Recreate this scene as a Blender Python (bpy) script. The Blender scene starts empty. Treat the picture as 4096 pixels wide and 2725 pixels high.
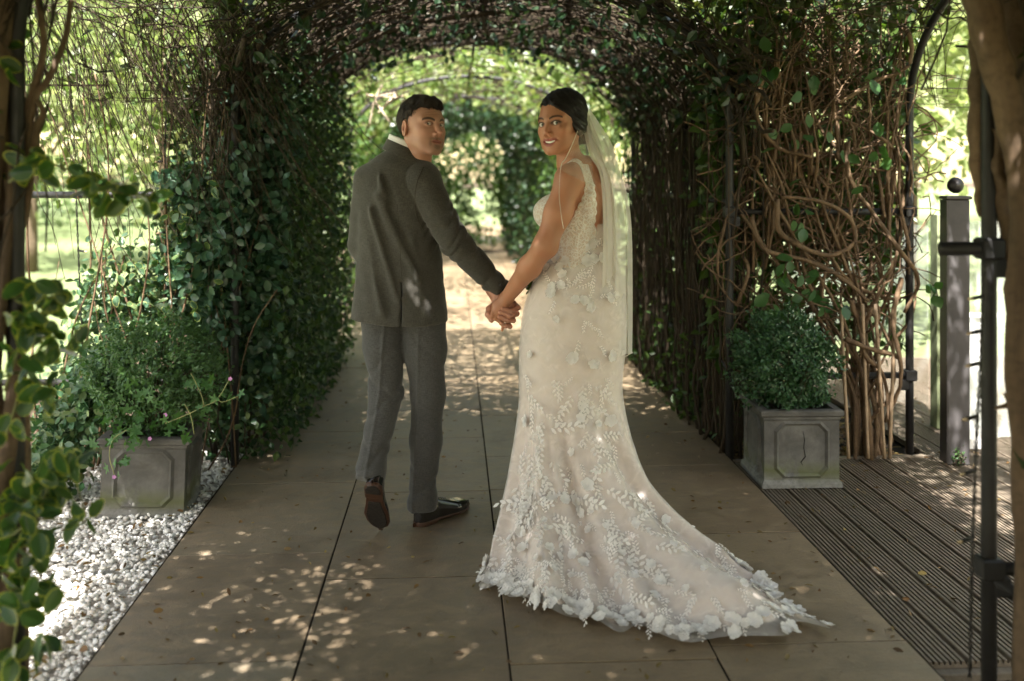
import bpy, math, random
import numpy as np
from mathutils import Vector, Matrix

random.seed(11)
rng = np.random.default_rng(11)
SC = bpy.context.scene
COL = SC.collection

# ------------------------------------------------------------------ camera
H_CAM = 1.42
F_PX = 3982.0                      # 35 mm lens on a 36 mm sensor, in photo pixels
YAW = math.atan(232.0 / F_PX)
cam_d = bpy.data.cameras.new('camera')
cam_d.lens = 35.0; cam_d.sensor_width = 36.0; cam_d.sensor_fit = 'HORIZONTAL'
cam_d.shift_y = -(1362.5 - 693.0) / 4096.0
cam_d.clip_start = 0.05; cam_d.clip_end = 500.0
cam_d.dof.use_dof = True; cam_d.dof.focus_distance = 3.9; cam_d.dof.aperture_fstop = 1.6
cam = bpy.data.objects.new('camera', cam_d)
cam.location = (0, 0, H_CAM); cam.rotation_euler = (math.radians(90), 0, -YAW)
COL.objects.link(cam); SC.camera = cam

# ------------------------------------------------------------------ sky, sun, exposure
SUN_EL, SUN_AZ = math.radians(61), math.radians(193)     # azimuth clockwise from +Y: the sun stands behind the camera
w = bpy.data.worlds.new('World'); SC.world = w; w.use_nodes = True
nt = w.node_tree
sky = nt.nodes.new('ShaderNodeTexSky'); sky.sky_type = 'NISHITA'; sky.sun_disc = False
sky.sun_elevation = SUN_EL; sky.sun_rotation = SUN_AZ
bg = nt.nodes['Background']; bg.inputs['Strength'].default_value = 0.125
tint = nt.nodes.new('ShaderNodeMix'); tint.data_type = 'RGBA'; tint.blend_type = 'MULTIPLY'; tint.inputs[0].default_value = 1.0   # camera white balance for the shade
tint.inputs[7].default_value = (1.30, 1.0, .68, 1)
nt.links.new(sky.outputs[0], tint.inputs[6]); nt.links.new(tint.outputs[2], bg.inputs['Color'])
sun_d = bpy.data.lights.new('sun', 'SUN'); sun_d.energy = 5.0; sun_d.angle = math.radians(0.53)
sun_d.color = (1.0, 0.95, 0.89)
sun = bpy.data.objects.new('sun', sun_d); COL.objects.link(sun)
SUN_DIR = Vector((math.sin(SUN_AZ) * math.cos(SUN_EL), math.cos(SUN_AZ) * math.cos(SUN_EL), math.sin(SUN_EL)))
sun.rotation_euler = SUN_DIR.to_track_quat('Z', 'Y').to_euler()
sun.location = SUN_DIR * 30
vs = SC.view_settings
vs.view_transform = 'Standard'; vs.look = 'None'; vs.gamma = 1.0; vs.use_curve_mapping = False
vs.exposure = 2.6
cy = SC.cycles
cy.use_denoising = True; cy.use_adaptive_sampling = True; cy.adaptive_threshold = 0.02
cy.max_bounces = 8; cy.diffuse_bounces = 4; cy.glossy_bounces = 3; cy.transmission_bounces = 6; cy.transparent_max_bounces = 10
cy.sample_clamp_indirect = 6.0; cy.caustics_reflective = False; cy.caustics_refractive = False

# ------------------------------------------------------------------ coordinates
K = 4096.0 / 2357.0
def cam2world(xc, zc, z):
    c, s = math.cos(YAW), math.sin(YAW)
    return np.array((xc * c + zc * s, -xc * s + zc * c, z))
def at(vx, vy, zc):                 # a point at a known distance
    return cam2world((vx * K - 2048.0) / F_PX * zc, zc, H_CAM - (vy * K - 693.0) / F_PX * zc)
def gr(vx, vy, z=0.0):              # a point of the ground
    zc = F_PX * (H_CAM - z) / (vy * K - 693.0)
    return cam2world((vx * K - 2048.0) / F_PX * zc, zc, z)

# ------------------------------------------------------------------ mesh helpers
def npmesh(name, V, faces, mat=None, smooth=True):
    V = np.asarray(V, np.float32).reshape(-1, 3)
    if isinstance(faces, np.ndarray): faces = [faces]
    faces = [np.asarray(f, np.int32) for f in faces if len(f)]
    me = bpy.data.meshes.new(name)
    me.vertices.add(len(V)); me.vertices.foreach_set('co', V.ravel())
    tot = np.concatenate([np.full(len(f), f.shape[1], np.int32) for f in faces])
    idx = np.concatenate([f.ravel() for f in faces])
    me.loops.add(len(idx)); me.loops.foreach_set('vertex_index', idx)
    me.polygons.add(len(tot))
    st = np.zeros(len(tot), np.int32); st[1:] = np.cumsum(tot)[:-1]
    me.polygons.foreach_set('loop_start', st); me.polygons.foreach_set('loop_total', tot)
    me.update(calc_edges=True)
    me.polygons.foreach_set('use_smooth', np.full(len(tot), bool(smooth)))
    if mat is not None: me.materials.append(mat)
    return me
def fattr(me, name, vals):
    a = me.attributes.new(name, 'FLOAT', 'POINT'); a.data.foreach_set('value', np.asarray(vals, np.float32))
def cattr(me, name, cols):
    cols = np.asarray(cols, np.float32)
    c4 = np.ones((len(cols), 4), np.float32); c4[:, :3] = cols
    a = me.attributes.new(name, 'FLOAT_COLOR', 'POINT'); a.data.foreach_set('color', c4.ravel())
def obj(name, me, parent=None, loc=None, rot=None, scale=None):
    o = bpy.data.objects.new(name, me); COL.objects.link(o)
    if loc is not None: o.location = loc
    if rot is not None: o.rotation_euler = rot
    if scale is not None: o.scale = scale
    if parent is not None: o.parent = parent
    return o
def thing(name, label, cat, loc=(0, 0, 0), rz=0.0, group=None):
    o = bpy.data.objects.new(name, None); COL.objects.link(o)
    o.location = loc; o.rotation_euler = (0, 0, rz); o.empty_display_size = 0.1
    return tag(o, label, cat, group)
def tag(o, label=None, cat=None, group=None, kind=None):
    if label: o['label'] = label
    if cat: o['category'] = cat
    if group: o['group'] = group
    if kind: o['kind'] = kind
    return o
class Mix:                          # collects pieces of one mesh
    def __init__(s): s.V = []; s.F = []; s.n = 0; s.A = []
    def add(s, V, F, a=None):
        V = np.asarray(V, float).reshape(-1, 3)
        for f in (F if isinstance(F, list) else [F]): s.F.append(np.asarray(f, int) + s.n)
        s.V.append(V); s.n += len(V)
        if a is not None: s.A.append(np.broadcast_to(np.asarray(a, float), (len(V),) + np.shape(a)[1:] if np.ndim(a) > 1 else (len(V),)).copy())
        return s
    def mesh(s, name, mat, smooth=True):
        by = {}
        for f in s.F: by.setdefault(f.shape[1], []).append(f)
        return npmesh(name, np.concatenate(s.V), [np.concatenate(v) for v in by.values()], mat, smooth)
def unit(v): return v / np.maximum(np.linalg.norm(v, axis=-1, keepdims=True), 1e-9)
def box(lo, hi, bev=0.0):
    x0, y0, z0 = lo; x1, y1, z1 = hi
    if bev <= 0:
        V = np.array([(x, y, z) for z in (z0, z1) for y in (y0, y1) for x in (x0, x1)], float)
        F = np.array([(0, 2, 3, 1), (4, 5, 7, 6), (0, 1, 5, 4), (2, 6, 7, 3), (0, 4, 6, 2), (1, 3, 7, 5)])
        return V, F
    b = bev
    rings = [(0, b, z0), (0, 0, z0 + b), (0, 0, z1 - b), (0, b, z1)]
    V = []
    for _, i, z in rings:
        V += [(x0 + i, y0 + i, z), (x1 - i, y0 + i, z), (x1 - i, y1 - i, z), (x0 + i, y1 - i, z)]
    F = [(3, 2, 1, 0), (12, 13, 14, 15)]
    for r in range(3):
        for k in range(4): F.append((r * 4 + k, r * 4 + (k + 1) % 4, r * 4 + 4 + (k + 1) % 4, r * 4 + 4 + k))
    return np.array(V, float), np.array(F)
def tube_batch(P, R, sides=5):      # P (m,n,3), R (m,n)
    P = np.asarray(P, float); m, n, _ = P.shape
    R = np.broadcast_to(np.asarray(R, float), (m, n))
    T = unit(np.gradient(P, axis=1))
    ref = np.where(np.abs(T[..., 2:3]) > 0.85, np.array((1.0, 0, 0)), np.array((0, 0, 1.0)))
    ref = np.broadcast_to(ref.mean(axis=1, keepdims=True) + np.array((0.013, 0.021, 0.0)), T.shape)
    N = unit(np.cross(T, ref)); B = np.cross(T, N)
    a = np.linspace(0, 2 * math.pi, sides, endpoint=False)
    V = P[:, :, None, :] + R[:, :, None, None] * (np.cos(a)[None, None, :, None] * N[:, :, None, :] + np.sin(a)[None, None, :, None] * B[:, :, None, :])
    i = np.arange(m)[:, None, None] * n * sides; j = np.arange(n - 1)[None, :, None] * sides; k = np.arange(sides)[None, None, :]; k2 = (k + 1) % sides
    F = np.stack([i + j + k, i + j + k2, i + j + sides + k2, i + j + sides + k], -1).reshape(-1, 4)
    caps = []
    base = (np.arange(m) * n * sides)[:, None]
    caps.append(base + np.arange(sides)[::-1][None]); caps.append(base + (n - 1) * sides + np.arange(sides)[None])
    return V.reshape(-1, 3), [F, np.concatenate(caps)]
def tube(pts, r, sides=8):
    pts = np.asarray(pts, float)
    return tube_batch(pts[None], np.broadcast_to(np.asarray(r, float), (1, len(pts))), sides)
def smooth_path(ctrl, n=24):        # Catmull-Rom through control points
    C = np.asarray(ctrl, float); C = np.vstack([2 * C[0] - C[1], C, 2 * C[-1] - C[-2]])
    t = np.linspace(0, len(C) - 3 - 1e-6, n); i = t.astype(int); u = (t - i)[:, None]
    p0, p1, p2, p3 = C[i], C[i + 1], C[i + 2], C[i + 3]
    return 0.5 * (2 * p1 + (p2 - p0) * u + (2 * p0 - 5 * p1 + 4 * p2 - p3) * u ** 2 + (3 * p1 - p0 - 3 * p2 + p3) * u ** 3)
T_DIA = (np.array([(0, 0, 0), (.42, .5, .07), (1, 0, -.08), (.42, -.5, .07)]), [np.array([(0, 1, 2), (0, 2, 3)])])
_ov = [(0, 0, 0), (.2, .33, .03), (.5, .5, .05), (.8, .33, .0), (1, 0, -.10), (.8, -.33, .0), (.5, -.5, .05), (.2, -.33, .03), (.2, 0, -.02), (.5, 0, -.04), (.8, 0, -.06)]
T_OVAL = (np.array(_ov), [np.array([(0, 1, 8), (3, 4, 10), (10, 4, 5), (7, 0, 8)])[:, ::-1], np.array([(1, 2, 9, 8), (2, 3, 10, 9), (9, 10, 5, 6), (8, 9, 6, 7)])[:, ::-1]])
def lobed(nl, depth, n=24):
    V = [(0.45, 0, -.03)]
    for i in range(n):
        a = 2 * math.pi * i / n
        r = 0.5 * (1 - depth * (0.5 - 0.5 * math.cos(nl * (a)))) * (1 - 0.35 * max(0, math.cos(a - math.pi)) ** 6)
        V.append((0.45 + r * math.cos(a), r * math.sin(a) * 1.05, 0.05 * abs(math.sin(a)) + 0.02 * math.cos(nl * a)))
    return np.array(V), [np.array([(0, 1 + i, 1 + (i + 1) % n) for i in range(n)])]
T_LOBE = lobed(5, 0.62, 30)
T_IVY = lobed(5, 0.3, 15)
def leaf_batch(P, D, N, L, W, tm):
    P = np.asarray(P, float); m = len(P)
    D = unit(np.asarray(D, float)); S = unit(np.cross(N, D)); N = np.cross(D, S)
    L = np.broadcast_to(np.asarray(L, float), (m,)); W = np.broadcast_to(np.asarray(W, float), (m,))
    tv, tf = tm
    V = P[:, None, :] + (tv[None, :, 0:1] * L[:, None, None]) * D[:, None, :] + (tv[None, :, 1:2] * W[:, None, None]) * S[:, None, :] + (tv[None, :, 2:3] * L[:, None, None]) * N[:, None, :]
    off = (np.arange(m) * len(tv))[:, None, None]
    return V.reshape(-1, 3), [(f[None] + off).reshape(-1, f.shape[1]) for f in tf]
def rdir(m, bias=(0, 0, 0), sp=1.0):
    return unit(rng.normal(size=(m, 3)) * sp + np.asarray(bias, float))
def leaf_cloud(name, P, L, mat, tm=T_DIA, bias_d=(0, 0, -.5), bias_n=(0, -.3, .8), asp=0.62, parent=None, smooth=False):
    m = len(P); L = np.asarray(L) * rng.uniform(.65, 1.25, m)
    V, F = leaf_batch(P, rdir(m, bias_d), rdir(m, bias_n), L, L * asp, tm)
    o = obj(name, npmesh(name, V, F, mat, smooth), parent); o['kind'] = 'stuff'
    return o
def leaf_objects(P, L, mat, tm, parent, bias_d, bias_n, asp=0.62, D=None, N=None, name='leaf', variants=3, edge=None):
    m = len(P); L = np.broadcast_to(np.asarray(L, float), (m,)) * rng.uniform(.75, 1.2, m)
    D = rdir(m, bias_d) if D is None else unit(D); N = rdir(m, bias_n) if N is None else unit(N)
    S = unit(np.cross(N, D)); N = np.cross(D, S)
    tv, tf = tm; mes = []
    for v in range(variants):
        t = tv.copy(); t[:, 2] += (v - 1) * .12 * tv[:, 0] ** 2; t[:, 1] *= asp
        me = npmesh(name, t, tf, mat, True)
        if edge is not None: fattr(me, 'edge', edge)
        mes.append(me)
    pm = parent.matrix_world.inverted() if parent is not None else Matrix()
    for i in range(m):
        M = Matrix([[D[i, k] * L[i], S[i, k] * L[i], N[i, k] * L[i], P[i, k]] for k in range(3)] + [[0, 0, 0, 1]])
        o = obj(name, mes[i % variants], parent); o.matrix_local = M
# ------------------------------------------------------------------ material helpers
class NB:
    def __init__(s, name):
        s.m = bpy.data.materials.new(name); s.m.use_nodes = True; s.t = s.m.node_tree
        s.b = s.t.nodes['Principled BSDF']; s.out = s.t.nodes['Material Output']
    def n(s, ty, **kw):
        nd = s.t.nodes.new(ty)
        for k, v in kw.items(): setattr(nd, k, v)
        return nd
    def l(s, a, b): s.t.links.new(a, b)
    def noise(s, scale, detail=4, rough=.55, vec=None, dist=0.0):
        nd = s.n('ShaderNodeTexNoise'); nd.inputs['Scale'].default_value = scale; nd.inputs['Detail'].default_value = detail
        nd.inputs['Roughness'].default_value = rough; nd.inputs['Distortion'].default_value = dist
        if vec is not None: s.l(vec, nd.inputs['Vector'])
        return nd.outputs['Fac']
    def ramp(s, fac, stops, interp='LINEAR'):
        nd = s.n('ShaderNodeValToRGB'); cr = nd.color_ramp; cr.interpolation = interp
        while len(cr.elements) < len(stops): cr.elements.new(0.5)
        for e, (p, c) in zip(cr.elements, stops):
            e.position = p; e.color = (c[0], c[1], c[2], 1) if np.ndim(c) else (c, c, c, 1)
        s.l(fac, nd.inputs[0]); return nd.outputs[0]
    def mix(s, fac, a, b, mode='MIX'):
        nd = s.n('ShaderNodeMix', data_type='RGBA', blend_type=mode)
        for v, i in ((fac, 0), (a, 6), (b, 7)):
            if isinstance(v, (int, float)): nd.inputs[i].default_value = v
            elif isinstance(v, tuple): nd.inputs[i].default_value = (*v, 1)
            else: s.l(v, nd.inputs[i])
        return nd.outputs[2]
    def math(s, op, a, b=0.0):
        nd = s.n('ShaderNodeMath', operation=op)
        for v, i in ((a, 0), (b, 1)):
            if isinstance(v, (int, float)): nd.inputs[i].default_value = v
            else: s.l(v, nd.inputs[i])
        return nd.outputs[0]
    def coord(s, kind='Object', scale=None, rot=None):
        c = s.n('ShaderNodeTexCoord').outputs[kind]
        if scale is None and rot is None: return c
        mp = s.n('ShaderNodeMapping')
        if scale: mp.inputs['Scale'].default_value = scale
        if rot: mp.inputs['Rotation'].default_value = rot
        s.l(c, mp.inputs['Vector']); return mp.outputs[0]
    def pos(s, scale=None):
        c = s.n('ShaderNodeNewGeometry').outputs['Position']
        if scale is None: return c
        mp = s.n('ShaderNodeMapping'); mp.inputs['Scale'].default_value = scale
        s.l(c, mp.inputs['Vector']); return mp.outputs[0]
    def bump(s, h, strength=.3, dist=.01):
        nd = s.n('ShaderNodeBump'); nd.inputs['Strength'].default_value = strength; nd.inputs['Distance'].default_value = dist
        s.l(h, nd.inputs['Height']); s.l(nd.outputs[0], s.b.inputs['Normal']); return nd.outputs[0]
    def col(s, c):
        if isinstance(c, tuple): s.b.inputs['Base Color'].default_value = (*c, 1)
        else: s.l(c, s.b.inputs['Base Color'])
    def set(s, **kw):
        for k, v in kw.items():
            i = s.b.inputs[k.replace('_', ' ')]
            if isinstance(v, (int, float)): i.default_value = v
            else: s.l(v, i)
    def rand(s): return s.n('ShaderNodeNewGeometry').outputs['Random Per Island']
    def orand(s): return s.n('ShaderNodeObjectInfo').outputs['Random']
def leaf_mat(name, cols, trans=.35, rough=.42, obj_rand=False, edge=None, spec=.4, tcol=None):
    b = NB(name)
    r = b.orand() if obj_rand else b.rand()
    k = len(cols)
    c = b.ramp(r, [((i + .5) / k, x) for i, x in enumerate(cols)])
    nz = b.noise(9, 3, .6, b.pos())
    c = b.mix(b.ramp(nz, [(.35, .0), (.7, .45)]), c, b.mix(1.0, c, (.55, .6, .45), 'MULTIPLY'))
    if edge is not None:
        a = b.n('ShaderNodeAttribute', attribute_name='edge').outputs['Fac']
        a = b.math('ADD', a, b.math('MULTIPLY', b.math('SUBTRACT', b.noise(38, 2, .6, b.pos()), .5), 1.5))
        c = b.mix(b.ramp(a, [(.70, 0.), (.86, 1.)]), c, edge)
    b.col(c); b.set(Roughness=rough); b.b.inputs['Specular IOR Level'].default_value = spec
    tr = b.n('ShaderNodeBsdfTranslucent')
    tc = b.mix(1.0, c, tcol or (1.25, 1.35, .55), 'MULTIPLY'); b.l(tc, tr.inputs['Color'])
    ms = b.n('ShaderNodeMixShader'); ms.inputs[0].default_value = trans
    b.l(b.b.outputs[0], ms.inputs[1]); b.l(tr.outputs[0], ms.inputs[2]); b.l(ms.outputs[0], b.out.inputs['Surface'])
    return b.m
def bark_mat(name, c0, c1, scale=14, stretch=(1, 1, .18), rough=.8):
    b = NB(name); v = b.coord('Object', stretch)
    n1 = b.noise(scale, 5, .65, v, .4); n2 = b.noise(scale * 5, 3, .6, b.pos())
    c = b.mix(b.ramp(n1, [(.32, 0.), (.68, 1.)]), c0, c1)
    c = b.mix(b.ramp(n2, [(.45, 0.), (.75, .5)]), c, (c0[0] * .4, c0[1] * .4, c0[2] * .4))
    r = b.rand(); c = b.mix(1.0, c, b.ramp(r, [(0., (.72, .7, .68)), (1., (1.2, 1.15, 1.05))]), 'MULTIPLY')
    b.col(c); b.set(Roughness=rough); b.b.inputs['Specular IOR Level'].default_value = .3
    b.bump(b.math('ADD', n1, b.math('MULTIPLY', n2, .3)), .7, .006)
    return b.m
def plain(name, c, rough=.5, spec=.5, metal=0.0, var=.15, scale=20, bump=0.0):
    b = NB(name); n1 = b.noise(scale, 4, .6, b.pos())
    b.col(b.mix(b.ramp(n1, [(.3, 0.), (.7, 1.)]), tuple(x * (1 - var) for x in c), tuple(min(1, x * (1 + var)) for x in c)))
    b.set(Roughness=rough, Metallic=metal); b.b.inputs['Specular IOR Level'].default_value = spec
    if bump: b.bump(n1, bump, .004)
    return b.m
# ================================================================== GROUND, PATH, GRAVEL, DECK
XL, XR = -1.057, 1.371              # path edges
XC = 0.5 * (XL + XR)
def sheet(name, x0, x1, y0, y1, z, mat, label, cat, kind='structure', n=1):
    o = obj(name, npmesh(name, [(x0, y0, z), (x1, y0, z), (x1, y1, z), (x0, y1, z)], np.array([(0, 1, 2, 3)]), mat, False))
    return tag(o, label, cat, None, kind)
# soil
b = NB('soil'); p = b.pos(); n1 = b.noise(9, 6, .65, p); n2 = b.noise(60, 4, .7, p)
c = b.ramp(n1, [(.3, (.035, .024, .015)), (.55, (.075, .05, .03)), (.75, (.13, .085, .05))])
b.col(b.mix(b.ramp(n2, [(.5, 0.), (.7, .6)]), c, (.17, .10, .055))); b.set(Roughness=.95); b.bump(b.math('ADD', n1, n2), .9, .03)
M_SOIL = b.m
sheet('ground', -120, 120, -60, 160, -.06, M_SOIL, 'brown leaf-strewn soil under the planting', 'ground')
# lawn
b = NB('lawn'); p = b.pos(); n1 = b.noise(.35, 4, .6, p); n2 = b.noise(3.5, 5, .7, p); n3 = b.noise(90, 3, .8, p)
c = b.ramp(n1, [(.35, (.19, .25, .11)), (.65, (.26, .32, .15))])
c = b.mix(b.ramp(n2, [(.4, 0.), (.7, .5)]), c, (.31, .34, .19)); c = b.mix(b.ramp(n3, [(.4, 0.), (.65, .6)]), c, (.13, .18, .07))
b.col(c); b.set(Roughness=.85); b.bump(n3, .9, .03); b.b.inputs['Specular IOR Level'].default_value = .15
M_LAWN = b.m
def lawn(name, x0, x1, y0, y1, label):
    nx, ny = 26, 40
    X, Y = np.meshgrid(np.linspace(x0, x1, nx), np.linspace(y0, y1, ny))
    Z = -.028 + .012 * np.sin(X * 1.1 + Y * .7) * np.sin(Y * .9)
    i = np.arange(nx * ny).reshape(ny, nx)
    F = np.stack([i[:-1, :-1], i[:-1, 1:], i[1:, 1:], i[1:, :-1]], -1).reshape(-1, 4)
    tag(obj(name, npmesh(name, np.stack([X, Y, Z], -1), F, M_LAWN)), label, 'lawn', None, 'structure')
lawn('lawn', -60, -2.75, -14, 90, 'sunlit mown lawn behind the left trellis')
lawn('lawn', 2.42, 60, 7.6, 90, 'sunlit mown lawn beyond the decking on the right')
lawn('lawn', 5.2, 60, -14, 7.59, 'mown lawn beside the decking')
lawn('lawn', -2.74, 5.19, -14, -1.2, 'mown lawn before the arbour')
lawn('lawn', -2.74, 2.41, 27.2, 90, 'lawn at the far end of the arbour')
# --- paving
b = NB('sandstone'); oi = b.orand(); p = b.pos(); ps = b.pos((1.0, 1.7, 1.0))
n1 = b.noise(1.6, 5, .6, p); n2 = b.noise(9, 6, .68, ps, .6); n3 = b.noise(95, 5, .75, p); n4 = b.noise(2.6, 5, .62, p, .5)
c = b.ramp(oi, [(.0, (0.238, 0.180, 0.109)), (.35, (0.201, 0.142, 0.083)), (.65, (0.168, 0.110, 0.061)), (1., (0.234, 0.186, 0.121))])
gx = b.n('ShaderNodeSeparateXYZ'); b.l(p, gx.inputs[0]); c = b.mix(b.ramp(b.math('ADD', b.math('MULTIPLY', gx.outputs['X'], .4), .5), [(.1, .55), (.75, 0.)]), c, (.165, .150, .118))
c = b.mix(b.ramp(n1, [(.35, 0.), (.7, .55)]), c, (0.124, 0.095, 0.059)); c = b.mix(b.ramp(n2, [(.42, 0.), (.66, .6)]), c, (0.298, 0.222, 0.137))
c = b.mix(b.ramp(n4, [(.52, 0.), (.72, .65)]), c, (0.094, 0.066, 0.040)); c = b.mix(b.ramp(n3, [(.56, 0.), (.74, .55)]), c, (0.074, 0.055, 0.035)); sp_ = b.noise(11, 4, .6, p, .4); c = b.mix(b.ramp(sp_, [(.60, 0.), (.72, .32)]), c, (0.066, 0.048, 0.032))
b.col(c); b.set(Roughness=b.ramp(n2, [(.3, .42), (.7, .62)])); b.b.inputs['Specular IOR Level'].default_value = .45
b.bump(b.math('ADD', n2, b.math('MULTIPLY', n3, .7)), .5, .006)
M_STONE = b.m
M_JOINT = plain('joint_mortar', (.018, .014, .010), .95, .1, var=.4, scale=60)
path = sheet('path', XL - .004, XR + .004, -3, 27.2, -.0012, M_JOINT, 'sandstone slab path running through the arbour', 'path')
cols = [XL, -.451, .159, .770, XR]
joints = {0: [2.93, 3.76, 4.61], 1: [2.35, 3.51, 4.45], 2: [2.87, 3.5, 4.06, 4.46, 4.98], 3: [2.95, 3.87, 4.78]}
slab_cache = {}
for ci in range(4):
    js = list(joints[ci])
    while js[-1] < 17.5: js.append(js[-1] + random.choice((.62, .84, .9, .9)))
    while js[0] > -2.2: js.insert(0, js[0] - random.choice((.62, .9)))
    x0, x1 = cols[ci] + .0025, cols[ci + 1] - .0025
    for y0, y1 in zip(js[:-1], js[1:]):
        V, F = box((x0 + random.uniform(0, .002), y0 + .0025, -.045), (x1 - random.uniform(0, .002), y1 - .0025 - random.uniform(0, .002), random.uniform(.0004, .0026)), .0012)
        obj('paving_slab', npmesh('paving_slab', V, F, M_STONE, False), path)
V, F = box((XL, 18.42, -.045), (XR, 27.0, .001), .002)
obj('far_paving', npmesh('far_paving', V, F, M_STONE, False), path)
# --- white gravel
b = NB('white_pebble'); r = b.rand(); p = b.pos()
c = b.ramp(r, [(0., (.50, .46, .40)), (.12, (.68, .66, .62)), (.7, (.80, .79, .76)), (1., (.86, .85, .83))])
c = b.mix(b.ramp(b.noise(40, 4, .6, p), [(.5, 0.), (.75, .4)]), c, (.5, .46, .4)); b.col(c); b.set(Roughness=.65); b.bump(b.noise(140, 3, .6, p), .3, .002)
M_PEB = b.m
gravel = sheet('gravel_bed', -3.4, XL - .006, .4, 5.3, -.034, plain('gravel_base', (.36, .34, .30), .9, .2, var=.5, scale=90), 'bed of small white pebbles beside the path', 'gravel')
def pebble_mesh():
    t = (1 + 5 ** .5) / 2
    V = unit(np.array([(-1, t, 0), (1, t, 0), (-1, -t, 0), (1, -t, 0), (0, -1, t), (0, 1, t), (0, -1, -t), (0, 1, -t), (t, 0, -1), (t, 0, 1), (-t, 0, -1), (-t, 0, 1)], float))
    F = np.array([(0, 11, 5), (0, 5, 1), (0, 1, 7), (0, 7, 10), (0, 10, 11), (1, 5, 9), (5, 11, 4), (11, 10, 2), (10, 7, 6), (7, 1, 8), (3, 9, 4), (3, 4, 2), (3, 2, 6), (3, 6, 8), (3, 8, 9), (4, 9, 5), (2, 4, 11), (6, 2, 10), (8, 6, 7), (9, 8, 1)])
    return V, F
pv, pf = pebble_mesh()
def pebbles(name, X, Y, Zb, r0, r1, mat, parent):
    m = len(X)
    S = rng.uniform(r0, r1, (m, 1)) * rng.uniform(.65, 1.25, (m, 3)) * np.array((1.1, 1.1, .72))
    a = rng.uniform(0, 6.28, m); ca, sa = np.cos(a)[:, None], np.sin(a)[:, None]
    V = pv[None] * (1 + rng.normal(0, .09, (m, 12, 1))) * S[:, None, :]
    til = rng.normal(0, .35, (m, 1)); V[:, :, 2] += til * V[:, :, 0]
    V = np.stack([V[..., 0] * ca - V[..., 1] * sa, V[..., 0] * sa + V[..., 1] * ca, V[..., 2]], -1)
    V += np.stack([X, Y, Zb], -1)[:, None, :]
    F = (pf[None] + (np.arange(m) * 12)[:, None, None]).reshape(-1, 3)
    o = obj(name, npmesh(name, V, F, mat, True), parent); o['kind'] = 'stuff'; return o
m = 17000
X = rng.uniform(-2.7, XL - .012, m); Y = rng.uniform(2.0, 5.2, m)
pebbles('pebbles', X, Y, rng.uniform(-.032, -.006, m), .0060, .0125, M_PEB, gravel)
# --- grooved decking
b = NB('decking'); oi = b.orand(); v = b.pos((14, 1.1, 14)); n1 = b.noise(6, 6, .65, v, .5); n2 = b.noise(1.6, 4, .6, b.pos()); n3 = b.noise(60, 4, .7, b.pos())
c = b.ramp(oi, [(0., (.085, .064, .045)), (.5, (.13, .10, .073)), (1., (.105, .086, .062))])
c = b.mix(b.ramp(n1, [(.35, 0.), (.7, .6)]), c, (.24, .195, .145)); c = b.mix(b.ramp(n2, [(.45, 0.), (.7, .5)]), c, (.085, .075, .05)); c = b.mix(b.ramp(n3, [(.55, 0.), (.75, .5)]), c, (.05, .04, .028))
b.col(c); b.set(Roughness=.68); b.bump(b.math('ADD', n1, b.math('MULTIPLY', n3, .5)), .4, .004); b.b.inputs['Specular IOR Level'].default_value = .4
M_DECK = b.m
deck = sheet('deck', XR + .01, 5.2, 2.7, 7.58, -.058, plain('deck_underside', (.012, .010, .008), .95, .1), 'grooved brown timber decking beside the path', 'decking')
def board(x0, wd, y0, y1, y1b=None):
    g = 7; pr = [(0, -.030), (0, -.004), (.003, 0)]
    pit = (wd - .006) / g
    for k in range(g):
        a = .003 + k * pit
        pr += [(a + pit * .50, 0), (a + pit * .56, -.010), (a + pit * .94, -.010), (a + pit, 0)]
    pr += [(wd, -.004), (wd, -.030)]
    pr = np.array(pr); n = len(pr); dz = random.uniform(-.003, .001)
    V = np.concatenate([np.stack([x0 + pr[:, 0], np.full(n, y), pr[:, 1] - .010 + dz], -1) for y in (y0, y1)])
    F = np.array([(k, k + n, k + 1 + n, k + 1) for k in range(n - 1)])[:, ::-1]
    me = npmesh('deck_board', V, [F, np.arange(n)[None], (np.arange(n) + n)[None, ::-1]], M_DECK, False)
    return obj('deck_board', me, deck)
x = XR + .016; bw = .122
k = 0
while x < 5.1:
    edge = 4.86 + .03 * (x - 1.4)
    if x < 2.40: board(x, bw, 2.84, edge)
    else: board(x, bw, 2.84 if x < 3.9 else 2.5, 7.5)
    x += bw + .006; k += 1
V, F = box((XR + .016, 4.868, -.05), (2.42, 4.90, -.006), .003)
V[:, 1] += .03 * (V[:, 0] - 1.4)
obj('deck_edge_board', npmesh('deck_edge_board', V, F, M_DECK, False), deck)
V, F = box((2.425, 7.505, -.05), (5.1, 7.54, -.006), .003)
obj('deck_edge_board', npmesh('deck_edge_board', V, F, M_DECK, False), deck)
V, F = box((XR + .016, 2.80, -.055), (5.1, 2.835, -.030), .003)
obj('deck_edge_board', npmesh('deck_edge_board', V, F, M_DECK, False), deck)
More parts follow.
